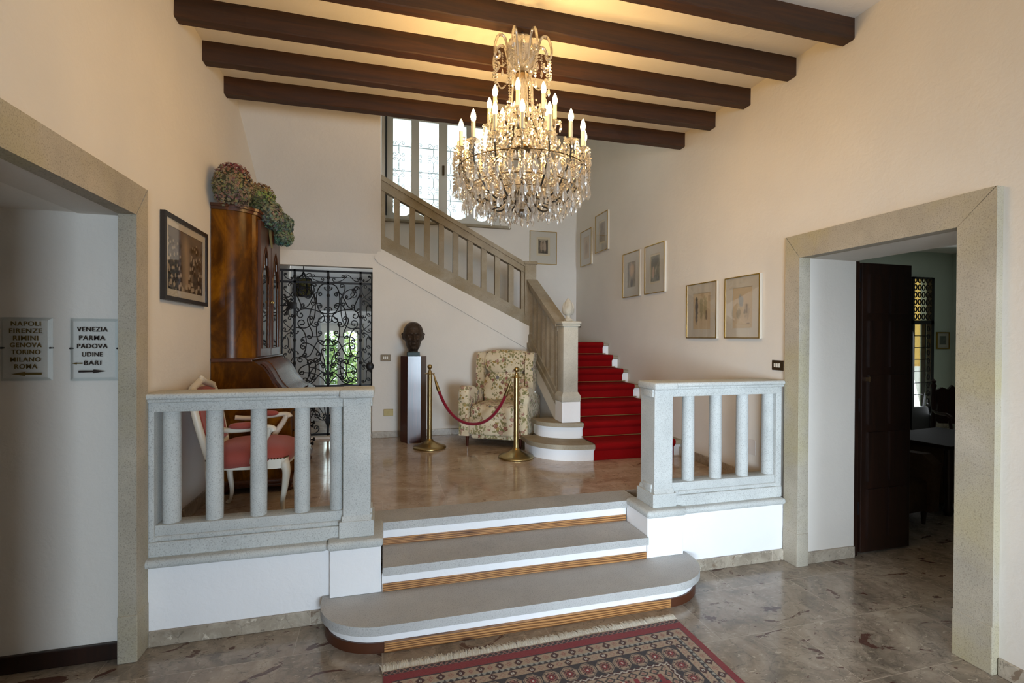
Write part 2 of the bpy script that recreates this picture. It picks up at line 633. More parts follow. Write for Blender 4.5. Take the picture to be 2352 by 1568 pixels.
M['walnut'] = m_wood('walnut_moulding', srgb('#2a1206'), srgb('#5e3012'), 'y', 0.36, 0.08)
M['walnutz'] = m_wood('walnut_upright', srgb('#2c1408'), srgb('#63351a'), 'z', 0.36, 0.1)
M['mahog'] = m_wood('polished_mahogany', srgb('#2a0d07'), srgb('#4a1c10'), 'z', 0.3, 0.4, 1.6, 0.04)
M['darkdoor'] = m_wood('dark_door_wood', srgb('#160b06'), srgb('#2c160c'), 'z', 0.45, 0.15)
M['brass'] = flat('polished_brass', srgb('#ad986a'), 0.28, 1.0)
M['gold'] = flat('gilt_frame', srgb('#b08d3e'), 0.35, 1.0)
M['ivory'] = flat('ivory_frame_side', srgb('#d9d2c4'), 0.5)
M['mirror'] = flat('old_mirror', (0.55, 0.58, 0.56), 0.04, 1.0)
M['iron'] = flat('black_wrought_iron', (0.014, 0.014, 0.016), 0.5, 0.4)
M['greyiron'] = flat('grille_iron', (0.20, 0.23, 0.25), 0.6, 0.2)
M['bronze'] = None
M['slate'] = m_stone('blue_grey_stone_block', srgb('#3f5258'), srgb('#526469'), 0.15, 0.6)
M['black'] = flat('black_lacquer', (0.012, 0.011, 0.012), 0.35)
M['mat'] = flat('cream_mount_board', srgb('#cfc8ba'), 0.85)
M['whitewood'] = flat('ivory_painted_wood', srgb('#d8d0c0'), 0.4)
M['gilt_line'] = flat('gilded_line', srgb('#7a6330'), 0.5)
M['glass'] = m_thin_glass('clear_pane')
M['picglass'] = m_thin_glass('picture_glass', (0.99, 0.99, 0.99), 0.0, 0.03, 0.3)
M['acrylic'] = m_thin_glass('clear_acrylic', (0.96, 0.98, 0.985), 0.0, 0.08, 0.4)
M['acrylic_edge'] = m_thin_glass('acrylic_bevel', (0.90, 0.95, 0.96), 0.06, 0.25, 0.4)
M['crystal'] = m_crystal('cut_crystal', (0.97, 0.93, 0.86), 0.42)
M['crystal_cool'] = m_crystal('clear_crystal_drop', (0.93, 0.95, 0.98), 0.42)
M['bulb'] = m_bulb()
M['candle'] = flat('ivory_candle_sleeve', srgb('#d8c8a8'), 0.6)
M['pewter'] = flat('dark_pewter', srgb('#4b4a48'), 0.35, 0.8)
M['antique'] = flat('antique_gold_metal', srgb('#5f4c30'), 0.35, 0.9)
M['sash'] = flat('pale_painted_sash', srgb('#c9c6bd'), 0.5)
M['switch'] = flat('bronze_switch_plate', srgb('#4b3a24'), 0.4, 0.6)
M['brassplate'] = flat('brass_socket_plate', srgb('#9c8753'), 0.45, 0.3)
M['rocker'] = flat('ivory_rocker', srgb('#e4dfd2'), 0.4)
M['whiteplastic'] = flat('white_plastic', srgb('#d8cfc8'), 0.5)
M['letter'] = flat('brown_gold_lettering', srgb('#4a3a22'), 0.4, 0.3)
M['letter_dark'] = flat('dark_brown_lettering', srgb('#2b211a'), 0.5, 0.1)
M['letter_gold'] = flat('gold_lettering', srgb('#7a6636'), 0.35, 0.5)
M['print'] = m_attr('printed_paper', 0.8)
M['rug'] = m_attr('knotted_wool', 0.95, 0.15, 0.22)
M['fringe'] = m_fabric('cotton_fringe', srgb('#d8d3c6'), 0.95, 0.2)
M['petal'] = m_attr('dried_petals', 0.8)
M['leaf'] = m_attr('garden_leaves', 0.6)
M['amber'] = flat('amber_bottle_glass', srgb('#5a5530'), 0.2, 0.0)
M['sofa'] = m_fabric('brown_patterned_fabric', srgb('#4a3828'), 0.9, 0.0, 40, 0.6)
M['dullwood'] = flat('dull_dark_wood', srgb('#21140d'), 0.75, 0.0, Specular=0.1)


def _bronze():
    m, nt, b = newmat('dark_bronze')
    n1 = noise(nt, coord(nt), 40, 4)
    setb(nt, b, Base_Color=mixc(nt, n1, srgb('#2a2019'), srgb('#4a3829')), Roughness=0.5, Metallic=0.3)
    bump(nt, b, n1, 0.8, 0.012)
    return m


M['bronze'] = _bronze()

# =================================================================== THE SETTING
P0 = 0.465          # height of the landing
XL, XR = -1.24, 2.95

struct('floor', MB().box(-3.3, 10.6, -6.4, 6.9, -0.12, 0), M['floor'])
struct('floor_landing', MB().box(XL, XR, 3.42, 5.95, 0.30, P0).box(XL, -0.123, 5.95, 8.3, 0.30, P0), M['landing'])

# left wall with the doorway to the passage, running on behind the gate
w = MB()
w.box(-1.49, XL, -6.4, -3.7, 0, 3.9).box(-1.49, XL, -1.5, 1.80, 0, 3.9).box(-1.49, XL, -3.7, -1.5, 0, 0.5).box(-1.49, XL, -3.7, -1.5, 2.4, 3.9)
w.box(-1.49, XL, 1.80, 2.92, 2.27, 3.9)
w.box(-1.49, XL, 2.92, 8.4, 0, 5.3)
struct('wall_left', w, M['wall'])
struct('wall_passage', MB().box(-3.3, -1.245, 2.914, 3.05, 0, 2.6).box(-3.3, -3.2, 0.5, 2.92, 0, 2.6).box(-3.2, -1.49, 0.5, 0.62, 0, 2.6), M['wall'])
struct('ceiling_passage', MB().box(-3.3, -1.495, 0.5, 2.92, 2.275, 2.4), M['ceil'])
struct('baseboard_passage', MB().box(-1.82, -1.262, 2.89, 2.915, 0, 0.085, 0.006), M['darkdoor'])
struct('door_1', MB().box(-1.90, -1.825, 2.30, 2.915, 0, 2.1, 0.008), M['darkdoor'])

# right wall, half a metre thick at the doorway, running up the stairwell
w = MB()
w.box(XR, 3.47, -6.4, 1.76, 0, 3.9)
w.box(XR, 3.47, 1.76, 2.87, 2.25, 3.9)
w.box(XR, 3.47, 2.87, 4.4, 0, 3.9)
w.box(XR, 3.47, 4.4, 7.5, 0, 5.4)
struct('wall_right', w, M['wall'])

# stone door surrounds, mitred at the corners
def surround(name, x0, x1, ya, yb, za, zb, yc, yd):
    m = MB()
    m.prism([(yb, 0), (yd, 0), (yd, zb), (yb, za)], 'x', x0, x1, bev=0.008)
    m.prism([(ya, 0), (yc, 0), (yc, zb), (ya, za)], 'x', x0, x1, bev=0.008)
    m.prism([(ya + 0.001, za + .001), (yb - 0.002, za + .001), (yd - 0.006, zb), (yc + 0.006, zb)], 'x', x0 + .001, x1 - .001, bev=0.01)
    # plinth blocks, a touch proud of the jambs
    m.box(x0 - 0.004, x1 + 0.004, yb - 0.004, yd + 0.002, 0, 0.24, 0.005)
    m.box(x0 - 0.004, x1 + 0.004, yc - 0.002, ya + 0.004, 0, 0.24, 0.005)
    struct(name, m, M['surround'])
surround('trim_1', -1.285, -1.205, 1.84, 2.845, 2.265, 2.425, 1.70, 2.968)
surround('trim_2', 2.905, 3.0, 1.845, 2.835, 2.243, 2.412, 1.675, 2.962)

# ceilings
struct('ceiling', MB().box(XL - 0.2, XR + 0.2, -6.4, 4.39, 3.74, 3.9), M['ceil'])
struct('ceiling_stairwell', MB().box(-1.5, XR + 0.2, 4.39, 7.5, 5.2, 5.35), M['ceil'])
struct('wall_header', MB().box(-0.03, XR, 4.385, 4.5, 3.70, 5.2), M['wall'])

# wall behind the camera with the wide entrance opening
w = MB()
w.box(XL - 0.2, 0.8, -6.45, -6.3, 0, 3.9).box(2.9, XR + 0.2, -6.45, -6.3, 0, 3.9).box(0.8, 2.9, -6.45, -6.3, 2.4, 3.9)
struct('wall_front', w, M['wall'])

# wall under the upper flight, with the gate opening left of it
w = MB().prism([(XL, 2.475), (-0.123, 2.475), (-0.123, P0 - 0.1), (1.84, P0 - 0.1), (1.84, 1.80), (-0.03, 2.705), (-0.03, 2.66), (XL, 2.66)], 'y', 5.92, 6.03)
struct('wall_back', w, M['wall'])
# raised plaster band below the sloping stone base
struct('trim_3', MB().prism([(-0.035, 2.70), (-0.10, 2.61), (-0.10, 2.58), (-0.055, 2.53), (1.80, 1.505), (1.80, 1.81)], 'y', 5.895, 5.925, bev=0.006), M['wall'])
# wall below the first flight and its raised stringer
ln = lambda y: 0.977 + (y - 4.865) * 0.5443
struct('wall_stair_side', MB().prism([(4.86, P0 - 0.1), (5.93, P0 - 0.1), (5.93, ln(5.93)), (4.86, ln(4.86))], 'x', 1.895, 1.99), M['wall'])
struct('trim_4', MB().prism([(4.83, ln(4.83) + 0.01), (5.93, ln(5.93) + 0.01), (5.93, ln(5.93) - 0.20), (4.83, ln(4.83) - 0.215)], 'x', 1.785, 1.90, bev=0.006), M['wall'])

# soffit of the flight that climbs back over the gate, a solid plastered hood
prof = [(5.92, 2.64), (5.86, 2.70), (5.76, 2.84), (5.62, 3.02), (5.35, 3.265), (5.0, 3.51), (4.68, 3.73), (4.36, 3.90), (4.36, 5.25), (7.2, 5.25), (7.2, 2.64)]
struct('wall_soffit', MB().prism(prof, 'x', XL - 0.05, -0.03, bev=0.006), M['wall'], smooth=25)

# back wall of the stairwell with the window
WX0, WX1, WZ0, WZ1 = 0.03, 1.72, 3.345, 4.95
w = MB()
w.box(-0.05, WX0, 7.12, 7.45, 1.2, 5.3).box(WX1, XR + 0.1, 7.12, 7.45, 1.2, 5.3)
w.box(WX0, WX1, 7.12, 7.45, 1.2, WZ0).box(WX0, WX1, 7.12, 7.45, WZ1, 5.3)
struct('wall_stairwell', w, M['wall'])


def scallop(x0, x1, z, d):
    """ogee bottom edge of a pane, from left to right"""
    wd = x1 - x0
    k = [(0, 0), (0.0, -0.25), (0.06, -0.42), (0.14, -0.45), (0.18, -0.62), (0.26, -0.82), (0.38, -0.97), (0.5, -1.0)]
    k = k + [(1 - a, b) for a, b in k[-2::-1]]
    return [(x0 + a * wd, z + b * d) for a, b in k]


def window_leaf(x0, x1, z0, z1, px0, px1, y, parent, pb, arch=False, pt=None):
    """painted casement leaf with a shaped pane opening; frame pieces and the pane are parts"""
    m = MB()
    if pt is None:
        pt = z1 - 0.07
    m.box(x0, px0, y, y + 0.045, z0, z1).box(px1, x1, y, y + 0.045, z0, z1)
    top = [(px0, z1), (px1, z1)]
    if arch:
        sc = scallop(px0, px1, -pt, 0.05)
        m.prism([(px1, z1), (px0, z1)] + [(a, -b - 0.05) for a, b in sc], 'y', y, y + 0.045)
        m.box(px0, px1, y, y + 0.045, z0, pb)
    else:
        m.box(px0, px1, y, y + 0.045, pt, z1)
        m.prism([(px1, z0), (px0, z0)] + scallop(px0, px1, pb + 0.06, 0.06), 'y', y, y + 0.045)
    m.box(x0 + 0.004, x1 - 0.004, y - 0.008, y + 0.01, z0 + 0.004, z0 + 0.045)
    o = m.build('sash', M['sash'], parent)
    MB().box(px0 - 0.01, px1 + 0.01, y + 0.02, y + 0.024, z0 + 0.02, z1 - 0.02).build('pane', M['glass'], parent)
    return o


win = bpy.data.objects.new('window_1', None)
COL.objects.link(win)
win['kind'] = 'structure'
m = MB().box(WX0, WX0 + 0.05, 7.17, 7.26, WZ0, WZ1).box(WX1 - 0.09, WX1, 7.17, 7.26, WZ0, WZ1).box(WX0, WX1, 7.17, 7.26, WZ1 - 0.06, WZ1)
m.build('window_frame', M['sash'], win)
yw = 7.19
for a, b, c, d in ((0.08, 0.44, 0.13, 0.388), (0.44, 0.845, 0.50, 0.785), (0.845, 1.245, 0.912, 1.198), (1.245, 1.63, 1.315, 1.545)):
    window_leaf(a, b, WZ0 + 0.01, WZ1 - 0.06, c, d, yw, win, 3.42)
MB().box(0.835, 0.868, yw - 0.03, yw, 4.06, 4.20, 0.004).build('window_latch', M['switch'], win)
struct('trim_5', MB().box(-0.02, 1.865, 7.06, 7.2, 3.305, 3.345, 0.008), M['tanstone'])
MB().box(0.02, 0.045, 7.10, 7.13, 3.40, 4.9).build('shutter_guide', M['black'], win)

# the room behind the gate
w = MB()
w.box(-0.123, 0.0, 6.03, 8.3, P0 - 0.1, 2.66)
w.box(XL, -0.87, 7.3, 7.5, P0, 2.66).box(-0.87, -0.123, 7.3, 7.5, 2.04, 2.66)
w.box(XL, -1.02, 8.1, 8.3, P0, 2.66).box(-0.30, -0.123, 8.1, 8.3, P0, 2.66).box(-1.02, -0.30, 8.1, 8.3, P0, 0.82).box(-1.02, -0.30, 8.1, 8.3, 1.88, 2.66)
struct('wall_garden_room', w, M['grey_wall'])
win2 = bpy.data.objects.new('window_2', None)
COL.objects.link(win2)
win2['kind'] = 'structure'
window_leaf(-1.02, -0.655, 0.82, 1.88, -0.897, -0.703, 8.12, win2, 0.905, True, 1.76)
window_leaf(-0.655, -0.30, 0.82, 1.88, -0.604, -0.405, 8.12, win2, 0.905, True, 1.76)

# low wall under the balustrades
struct('wall_platform', MB().box(XL, -0.16, 2.97, 3.22, 0, 0.43).box(1.90, XR, 2.97, 3.22, 0, 0.43), M['paint'])
struct('baseboard_hall', MB().box(-1.20, -0.30, 2.955, 2.972, 0, 0.082, 0.004).box(2.02, 2.905, 2.955, 2.972, 0, 0.082, 0.004), M['skirt'])
struct('baseboard_right', MB().box(2.935, 2.952, -6.3, 1.67, 0, 0.085, 0.004).box(3.0, 3.465, 2.853, 2.872, 0, 0.085, 0.004), M['skirt'])
struct('baseboard_landing', MB().box(-0.123, 1.895, 5.905, 5.922, P0, P0 + 0.078, 0.004).box(2.935, 2.952, 3.17, 4.33, P0, P0 + 0.085, 0.004)
       .box(XL, XL + 0.016, 3.17, 5.9, P0, P0 + 0.085, 0.004).box(1.88, 1.897, 4.9, 5.92, P0, P0 + 0.078, 0.004), M['skirt'])

# the next room on the right
w = MB()
w.box(3.47, 9.40, 6.7, 6.9, 0, 3.5).box(9.93, 10.6, 6.7, 6.9, 0, 3.5).box(9.40, 9.93, 6.7, 6.9, 2.82, 3.5)
w.box(10.45, 10.6, -6.4, 6.7, 0, 3.5).box(3.47, 10.6, -6.45, -6.3, 0, 3.5)
struct('wall_next_room', w, M['green_wall'])
struct('ceiling_next_room', MB().box(3.4, 10.6, -6.45, 6.9, 3.3, 3.5), M['ceil'])
struct('baseboard_next_room', MB().box(9.95, 10.45, 6.68, 6.7, 0, 0.1), M['skirt'])
struct('wall_outside', MB().box(7.0, 13.5, 8.6, 8.7, -0.2, 4.5), m_plaster('ochre_render', srgb('#e0b55a')))
struct('wall_terrace', MB().box(7.0, 13.5, 8.3, 8.45, -0.2, 1.05), M['paint'])
struct('floor_terrace', MB().box(7.0, 13.5, 6.9, 8.6, -0.2, -0.02), m_plaster('pale_terrace', srgb('#cfc8b8')))

# dark panelled door leaf standing open into the next room
dr = bpy.data.objects.new('door_2', None)
COL.objects.link(dr)
dr['kind'] = 'structure'
m = MB().box(3.555, 4.055, 2.885, 2.93, 0.012, 2.245, 0.004)
m.build('door_leaf', M['darkdoor'], dr)
pz = [(0.12, 0.50), (0.56, 0.94), (1.0, 1.38), (1.44, 1.80), (1.86, 2.16)]
for a, b in pz:
    for x0, x1 in ((3.615, 3.79), (3.83, 4.005)):
        MB().prism([(x0, a), (x1, a), (x1, b), (x0, b)], 'y', 2.872, 2.888, bev=0.014, seg=1).build('door_panel', M['darkdoor'], dr)
MB().box(3.47, 3.512, 2.872, 2.93, 0, 2.25, 0.004).build('door_frame', M['darkdoor'], dr)
for z in (0.3, 1.1, 1.95, 2.1):
    MB().box(3.505, 3.56, 2.90, 2.915, z, z + 0.1).build('hinge', M['iron'], dr)
MB().tube([(3.60, 2.858, 1.33), (3.60, 2.858, 1.37)], 0.006).box(3.594, 3.606, 2.856, 2.886, 1.335, 1.365).build('door_handle', M['switch'], dr)
# glazed garden door with iron scroll grille
gd = bpy.data.objects.new('door_3', None)
COL.objects.link(gd)
gd['kind'] = 'structure'
m = MB().box(9.40, 9.44, 6.66, 6.74, 0, 2.82).box(9.86, 9.93, 6.66, 6.74, 0, 2.82).box(9.40, 9.93, 6.66, 6.74, 1.95, 2.02).box(9.40, 9.93, 6.66, 6.74, 2.79, 2.82)
m.box(9.40, 9.93, 6.67, 6.73, 0, 0.42).box(9.72, 9.745, 6.67, 6.73, 0.42, 1.95)
for k in range(1, 7):
    m.box(9.44, 9.86, 6.685, 6.70, 0.42 + k * 0.218, 0.435 + k * 0.218)
m.box(9.47, 9.485, 6.685, 6.70, 0.42, 1.95)
m.build('door_frame', M['iron'], gd)
m = MB()
for k in range(10):
    m.tube([(9.80 + 0.03 * math.cos(t * PI / 4), 6.67, 0.52 + k * 0.15 + 0.045 * math.sin(t * PI / 4)) for t in range(8)], 0.011, 5, closed=True)
for i in range(5):
    for k in range(6):
        m.tube([(9.47 + i * 0.1 + 0.035 * math.cos(t * PI / 4), 6.67, 2.09 + k * 0.135 + 0.05 * math.sin(t * PI / 4)) for t in range(8)], 0.011, 5, closed=True)
m.build('scroll_grille', M['iron'], gd)
MB().box(9.42, 9.90, 6.72, 6.724, 0.05, 2.80).build('pane', M['glass'], gd)

# =================================================================== BEAMS
YB = [(2.45, 2.465, 'nearest, cut by the top of the photo'), (2.92, 2.921, 'carrying the chandelier'), (3.385, 3.38, 'just behind the chandelier hook'),
      (3.86, 3.82, 'next to the farthest'), (4.34, 4.285, 'farthest, in front of the stair window')]
for i, (yl, yr, t) in enumerate(YB):
    m = MB()
    b = bmesh.new()
    n = 40
    rnd = random.Random(i)
    rows = []
    for k in range(n + 1):
        x = XL - 0.03 + (XR - XL + 0.06) * k / n
        y = yl + (yr - yl) * k / n
        j = lambda s: rnd.uniform(-s, s)
        zb = 3.603 + j(0.002)
        rows.append([(x, y + j(.002), 3.75), (x, y + j(.002), zb + .006), (x, y + .006, zb), (x, y + .082, zb), (x, y + .088 + j(.002), zb + .006), (x, y + .088 + j(.002), 3.75)])
    vs = [p for r in rows for p in r]
    fs = []
    for k in range(n):
        for q in range(6):
            fs.append((k * 6 + q, k * 6 + (q + 1) % 6, k * 6 + 6 + (q + 1) % 6, k * 6 + 6 + q))
    fs += [tuple(range(6))[::-1], tuple(range(n * 6, n * 6 + 6))]
    m.add(vs, fs)
    o = m.build('ceiling_beam', M['beam'])
    tag(o, 'dark brown wooden ceiling beam, %s' % t, 'beam', 'dark ceiling beams over the hall')

# =================================================================== LANDING BALUSTRADES
def post_round(m, x, y, z0, z1, r):
    m.lathe([(r, z0), (r * 1.02, z0 + (z1 - z0) * .3), (r * 0.97, z1)], (x, y, 0), 20)
    return m


def balustrade(label, xa, xb, posts, balx, pier, side):
    """xa..xb rail span; posts (x0,x1) square newel; pier (x0,x1) white pier"""
    t = thing('landing_balustrade', label, 'balustrade', ((xa + xb) / 2, 3.05, P0), 0, 'stone balustrades at the front of the landing')
    T = Matrix.Translation((-(xa + xb) / 2, -3.05, -P0))
    st = M['stone']

    def part(m, name, mat_=st, smooth=None):
        for i, p in enumerate(m.v):
            m.v[i] = tuple(T @ Vector(p))
        return m.build(name, mat_, t, smooth)
    p0, p1 = posts
    # handrail: wide moulded cap on a plain band
    m = MB().box(xa, xb, 2.985, 3.125, 1.245, 1.298, 0.004)
    m.box(xa, xb, 2.96, 3.15, 1.298, 1.318, 0.008).box(xa, xb, 2.945, 3.165, 1.315, 1.347, 0.013, seg=3)
    m.box(p0 - 0.02, p1 + 0.02, 2.93, 3.175, 1.297, 1.349, 0.015, seg=3)
    part(m, 'handrail', smooth=30)
    part(MB().box(xa, xb, 3.0, 3.11, 0.572, 0.632, 0.004).box(xa, xb, 2.99, 3.12, 0.545, 0.575, 0.01, seg=3), 'bottom_rail', smooth=30)
    part(MB().box(xa, xb, 2.978, 3.13, 0.468, 0.548, 0.006), 'plinth')
    for bx in balx:
        part(post_round(MB(), bx, 3.055, 0.63, 1.247, 0.0435), 'baluster', smooth=True)
    m = MB().box(p0, p1, 2.97, 3.155, 0.56, 1.30, 0.004)
    m.prism([(2.97, 0.605), (2.955, 0.575), (3.17, 0.575), (3.155, 0.605)], 'x', p0 - 0.005, p1 + 0.005)
    m.box(p0 - 0.02, p1 + 0.02, 2.95, 3.175, 0.484, 0.578, 0.004)
    part(m, 'newel_post')
    e0, e1 = (xa, xa + 0.05) if side < 0 else (xb - 0.05, xb)
    part(MB().box(e0, e1, 2.985, 3.125, 0.54, 1.25, 0.004), 'end_post')
    a, b = pier
    part(MB().box(a, b, 2.925, 3.22, 0.157, 0.435, 0.004), 'pier', M['paint'])
    c0, c1 = (a - 0.015, b + 0.012)
    part(MB().box(c0, c1, 2.895, 3.21, 0.432, 0.484, 0.02, seg=4), 'pier_cap', smooth=30)
    k0, k1 = (xa, a - 0.012) if side < 0 else (b + 0.01, xb)
    part(MB().box(k0, k1, 2.93, 3.2, 0.424, 0.47, 0.02, seg=4), 'coping', smooth=30)
    return t


balustrade('grey granite landing balustrade left of the entrance steps, five round balusters', XL + 0.005, -0.06, (-0.225, -0.07), (-1.125, -0.915, -0.69, -0.458, -0.262), (-0.292, -0.008), -1)
balustrade('grey granite landing balustrade right of the steps, beside the stone doorway', 1.81, XR - 0.045, (1.82, 1.963), (2.145, 2.376, 2.611, 2.842), (1.742, 2.022), 1)

# =================================================================== ENTRANCE STEPS
steps = thing('entrance_steps', 'three grey stone steps with white risers and pine kickboards, up to the landing', 'steps', (0.87, 2.9, 0))
TS = Matrix.Translation((-0.87, -2.9, 0))


def spart(m, name, mt, smooth=None):
    for i, p in enumerate(m.v):
        m.v[i] = tuple(TS @ Vector(p))
    return m.build(name, mt, steps, smooth)


def round_front(x0, x1, yb, yf, r, n=14):
    """plan with quarter-round front corners, counter-clockwise from back left"""
    return [(x0, yb)] + arc(x0 + r, yf + r, r, PI, 1.5 * PI, n) + arc(x1 - r, yf + r, r, 1.5 * PI, 2 * PI, n) + [(x1, yb)]


def ell_front(x0, x1, yb, yf, rx, ry, n=16):
    a = [(x0 + rx - rx * math.cos(t * PI / 2 / n), yf + ry - ry * math.sin(t * PI / 2 / n)) for t in range(n + 1)]
    b = [(x1 - rx + rx * math.sin(t * PI / 2 / n), yf + ry - ry * math.cos(t * PI / 2 / n)) for t in range(n + 1)]
    return [(x0, yb)] + a + b + [(x1, yb)]


spart(MB().prism(ell_front(-0.335, 2.06, 2.965, 2.575, 0.34, 0.31), 'z', 0.108, 0.156, bev=0.02, seg=4), 'tread', M['tread'], 30)
spart(MB().prism(ell_front(-0.305, 2.03, 2.965, 2.612, 0.32, 0.29), 'z', 0.052, 0.110), 'riser', M['paint'], 30)
pl = ell_front(-0.312, 2.037, 2.965, 2.604, 0.32, 0.29)
spart(MB().prism(pl, 'z', 0.0, 0.054), 'kickboard', M['brownpaint'], 30)
spart(MB().box(0.01, 1.715, 2.597, 2.612, 0.001, 0.056, 0.002), 'kickboard', M['pine'])
spart(MB().prism([(0.0, 2.94), (0.0, 2.895), (1.735, 2.895), (1.735, 3.23), (0.0, 3.23)], 'z', 0.262, 0.311, bev=0.018, seg=4), 'tread', M['tread'], 30)
spart(MB().box(-0.004, 1.738, 2.932, 2.97, 0.156, 0.264), 'riser', M['paint'])
spart(MB().box(0.0, 1.735, 2.922, 2.934, 0.157, 0.203, 0.002), 'kickboard', M['pine'])
spart(MB().prism([(-0.004, 3.19), (1.738, 3.19), (1.738, 3.225), (1.83, 3.225), (1.83, 3.419), (-0.07, 3.419), (-0.07, 3.225), (-0.004, 3.225)], 'z', 0.415, P0 + 0.001, bev=0.014, seg=3), 'tread', M['tread'], 30)
spart(MB().box(-0.004, 1.738, 3.222, 3.26, 0.311, 0.417), 'riser', M['paint'])
spart(MB().box(0.0, 1.735, 3.212, 3.224, 0.311, 0.355, 0.002), 'kickboard', M['pine'])

# =================================================================== STAIRCASE, RUNNER, STAIR BALUSTRADE
RI, RU = 0.161, 0.277
yi = lambda i: 4.33 + RU * (i - 1)
zi = lambda i: P0 + RI * i
stair = thing('staircase', 'stone staircase with white risers climbing along the right wall, turning left', 'staircase', (2.4, 4.33, P0))
TT = Matrix.Translation((-2.4, -4.33, -P0))


def tpart(m, name, mt, smooth=None):
    for i, p in enumerate(m.v):
        m.v[i] = tuple(TT @ Vector(p))
    return m.build(name, mt, stair, smooth)


def left_round(x0, x1, yf, yb, rx, ry, n=18):
    """step plan with an elliptical left end"""
    a = [(x0 + rx - rx * math.cos(t * PI / 2 / n), yf + ry - ry * math.sin(t * PI / 2 / n)) for t in range(n + 1)]
    return [(x0, yb)] + a + [(x1, yf), (x1, yb)]


tpart(MB().prism(left_round(1.415, XR, yi(1) - 0.035, 4.9, 0.50, 0.40), 'z', zi(1) - 0.045, zi(1), bev=0.018, seg=4), 'tread', M['tanstone'], 30)
tpart(MB().prism(left_round(1.455, XR, yi(1), 4.9, 0.48, 0.38), 'z', P0, zi(1) - 0.043), 'riser', M['paint'], 30)
tpart(MB().prism(left_round(1.555, XR, yi(2) - 0.03, 5.0, 0.42, 0.30), 'z', zi(2) - 0.042, zi(2), bev=0.016, seg=4), 'tread', M['tanstone'], 30)
tpart(MB().prism(left_round(1.585, XR, yi(2), 5.0, 0.40, 0.28), 'z', zi(1), zi(2) - 0.04), 'riser', M['paint'], 30)
for i in range(3, 8):
    yb = yi(i) + RU if i < 7 else 7.12
    tpart(MB().box(1.895, XR, yi(i) - 0.03, yb + 0.01, zi(i) - 0.04, zi(i), 0.012, seg=3), 'tread', M['tanstone'], 30)
    tpart(MB().box(1.89, XR, yi(i), yi(i) + 0.03, zi(i - 1), zi(i) - 0.038), 'riser', M['paint'])
# upper flight towards the left, mostly hidden by its balustrade
pts = [(1.89, zi(7) - 0.25)]
x, z = 1.89, zi(7)
pts.append((x, z))
for k in range(6):
    z += RI
    pts += [(1.73 - 0.30 * k, z - RI), (1.73 - 0.30 * k, z)]
pts += [(-0.03, z), (-0.03, z - 0.3)]
tpart(MB().prism(pts, 'y', 6.03, 7.12), 'upper_flight', M['tanstone'])

# red runner
run = thing('stair_runner', 'red carpet runner covering the stairs up to the half landing', 'carpet', (2.42, 4.33, P0))
pa = [(yi(1) - 0.013, P0 + 0.002)]
for i in range(1, 8):
    nz = 0.042 if i > 1 else 0.048
    y, z = yi(i), zi(i)
    pa += [(y - 0.013, z - nz - 0.02), (y - 0.030, z - nz - 0.006), (y - 0.045, z - nz + 0.012), (y - 0.050, z - 0.012), (y - 0.043, z + 0.004), (y - 0.028, z + 0.013)]
    pa += [(y + 0.10, z + 0.013)]
    if i < 7:
        pa += [(yi(i + 1) - 0.028, z + 0.014), (yi(i + 1) - 0.015, z + 0.022)]
    else:
        pa += [(7.0, z + 0.013)]
m = MB()
X0, X1 = 1.985 - 2.42, 2.865 - 2.42
n = len(pa)
vs = [(X0, y - 4.33, z - P0) for y, z in pa] + [(X1, y - 4.33, z - P0) for y, z in pa]
inn = [(y + 0.010, z - 0.006) for y, z in pa]
vs += [(X0, y - 4.33, max(z, P0 + 0.001) - P0) for y, z in inn] + [(X1, y - 4.33, max(z, P0 + 0.001) - P0) for y, z in inn]
fs = []
for i in range(n - 1):
    fs.append((i, n + i, n + i + 1, i + 1))
    fs.append((i, i + 1, 2 * n + i + 1, 2 * n + i))
    fs.append((n + i, 3 * n + i, 3 * n + i + 1, n + i + 1))
m.add(vs, fs)
m.build('carpet', M['carpet'], run, 50)
for i in range(1, 7):
    MB().tube([(X0 - 0.02, yi(i + 1) - 0.034 - 4.33, zi(i) + 0.021 - P0), (X1 + 0.03, yi(i + 1) - 0.034 - 4.33, zi(i) + 0.021 - P0)], 0.0065).build('stair_rod', M['brass'], run, True)

# balustrade of both flights
sb = thing('stair_balustrade', 'tan stone stair balustrade with square balusters, corner post and finial newel', 'balustrade', (1.87, 4.74, zi(2)))
TB = Matrix.Translation((-1.87, -4.74, -zi(2)))


def bpart(m, name, mt=M['tanstone'], smooth=None):
    for i, p in enumerate(m.v):
        m.v[i] = tuple(TB @ Vector(p))
    return m.build(name, mt, sb, smooth)


hU = lambda x: 3.578 - (x + 0.03) * 0.5365
bU = lambda x: 2.873 - (x + 0.03) * 0.4905
xa, xb = -0.03, 1.75
m = MB()
m.prism([(xa, hU(xa)), (xb, hU(xb)), (xb, hU(xb) - 0.055), (xa, hU(xa) - 0.06)], 'y', 5.905, 6.035, bev=0.014, seg=3)
m.prism([(xa, hU(xa) - 0.055), (xb, hU(xb) - 0.05), (xb, hU(xb) - 0.13), (xa, hU(xa) - 0.172)], 'y', 5.925, 6.015)
bpart(m, 'handrail', smooth=30)
m = MB()
m.prism([(xa, bU(xa)), (xb, bU(xb)), (xb, bU(xb) - 0.165), (xa, bU(xa) - 0.165)], 'y', 5.92, 6.03)
m.prism([(xa, bU(xa) - 0.05), (xb, bU(xb) - 0.05), (xb, bU(xb) - 0.168), (xa, bU(xa) - 0.168)], 'y', 5.905, 6.031, bev=0.004)
bpart(m, 'bottom_rail')
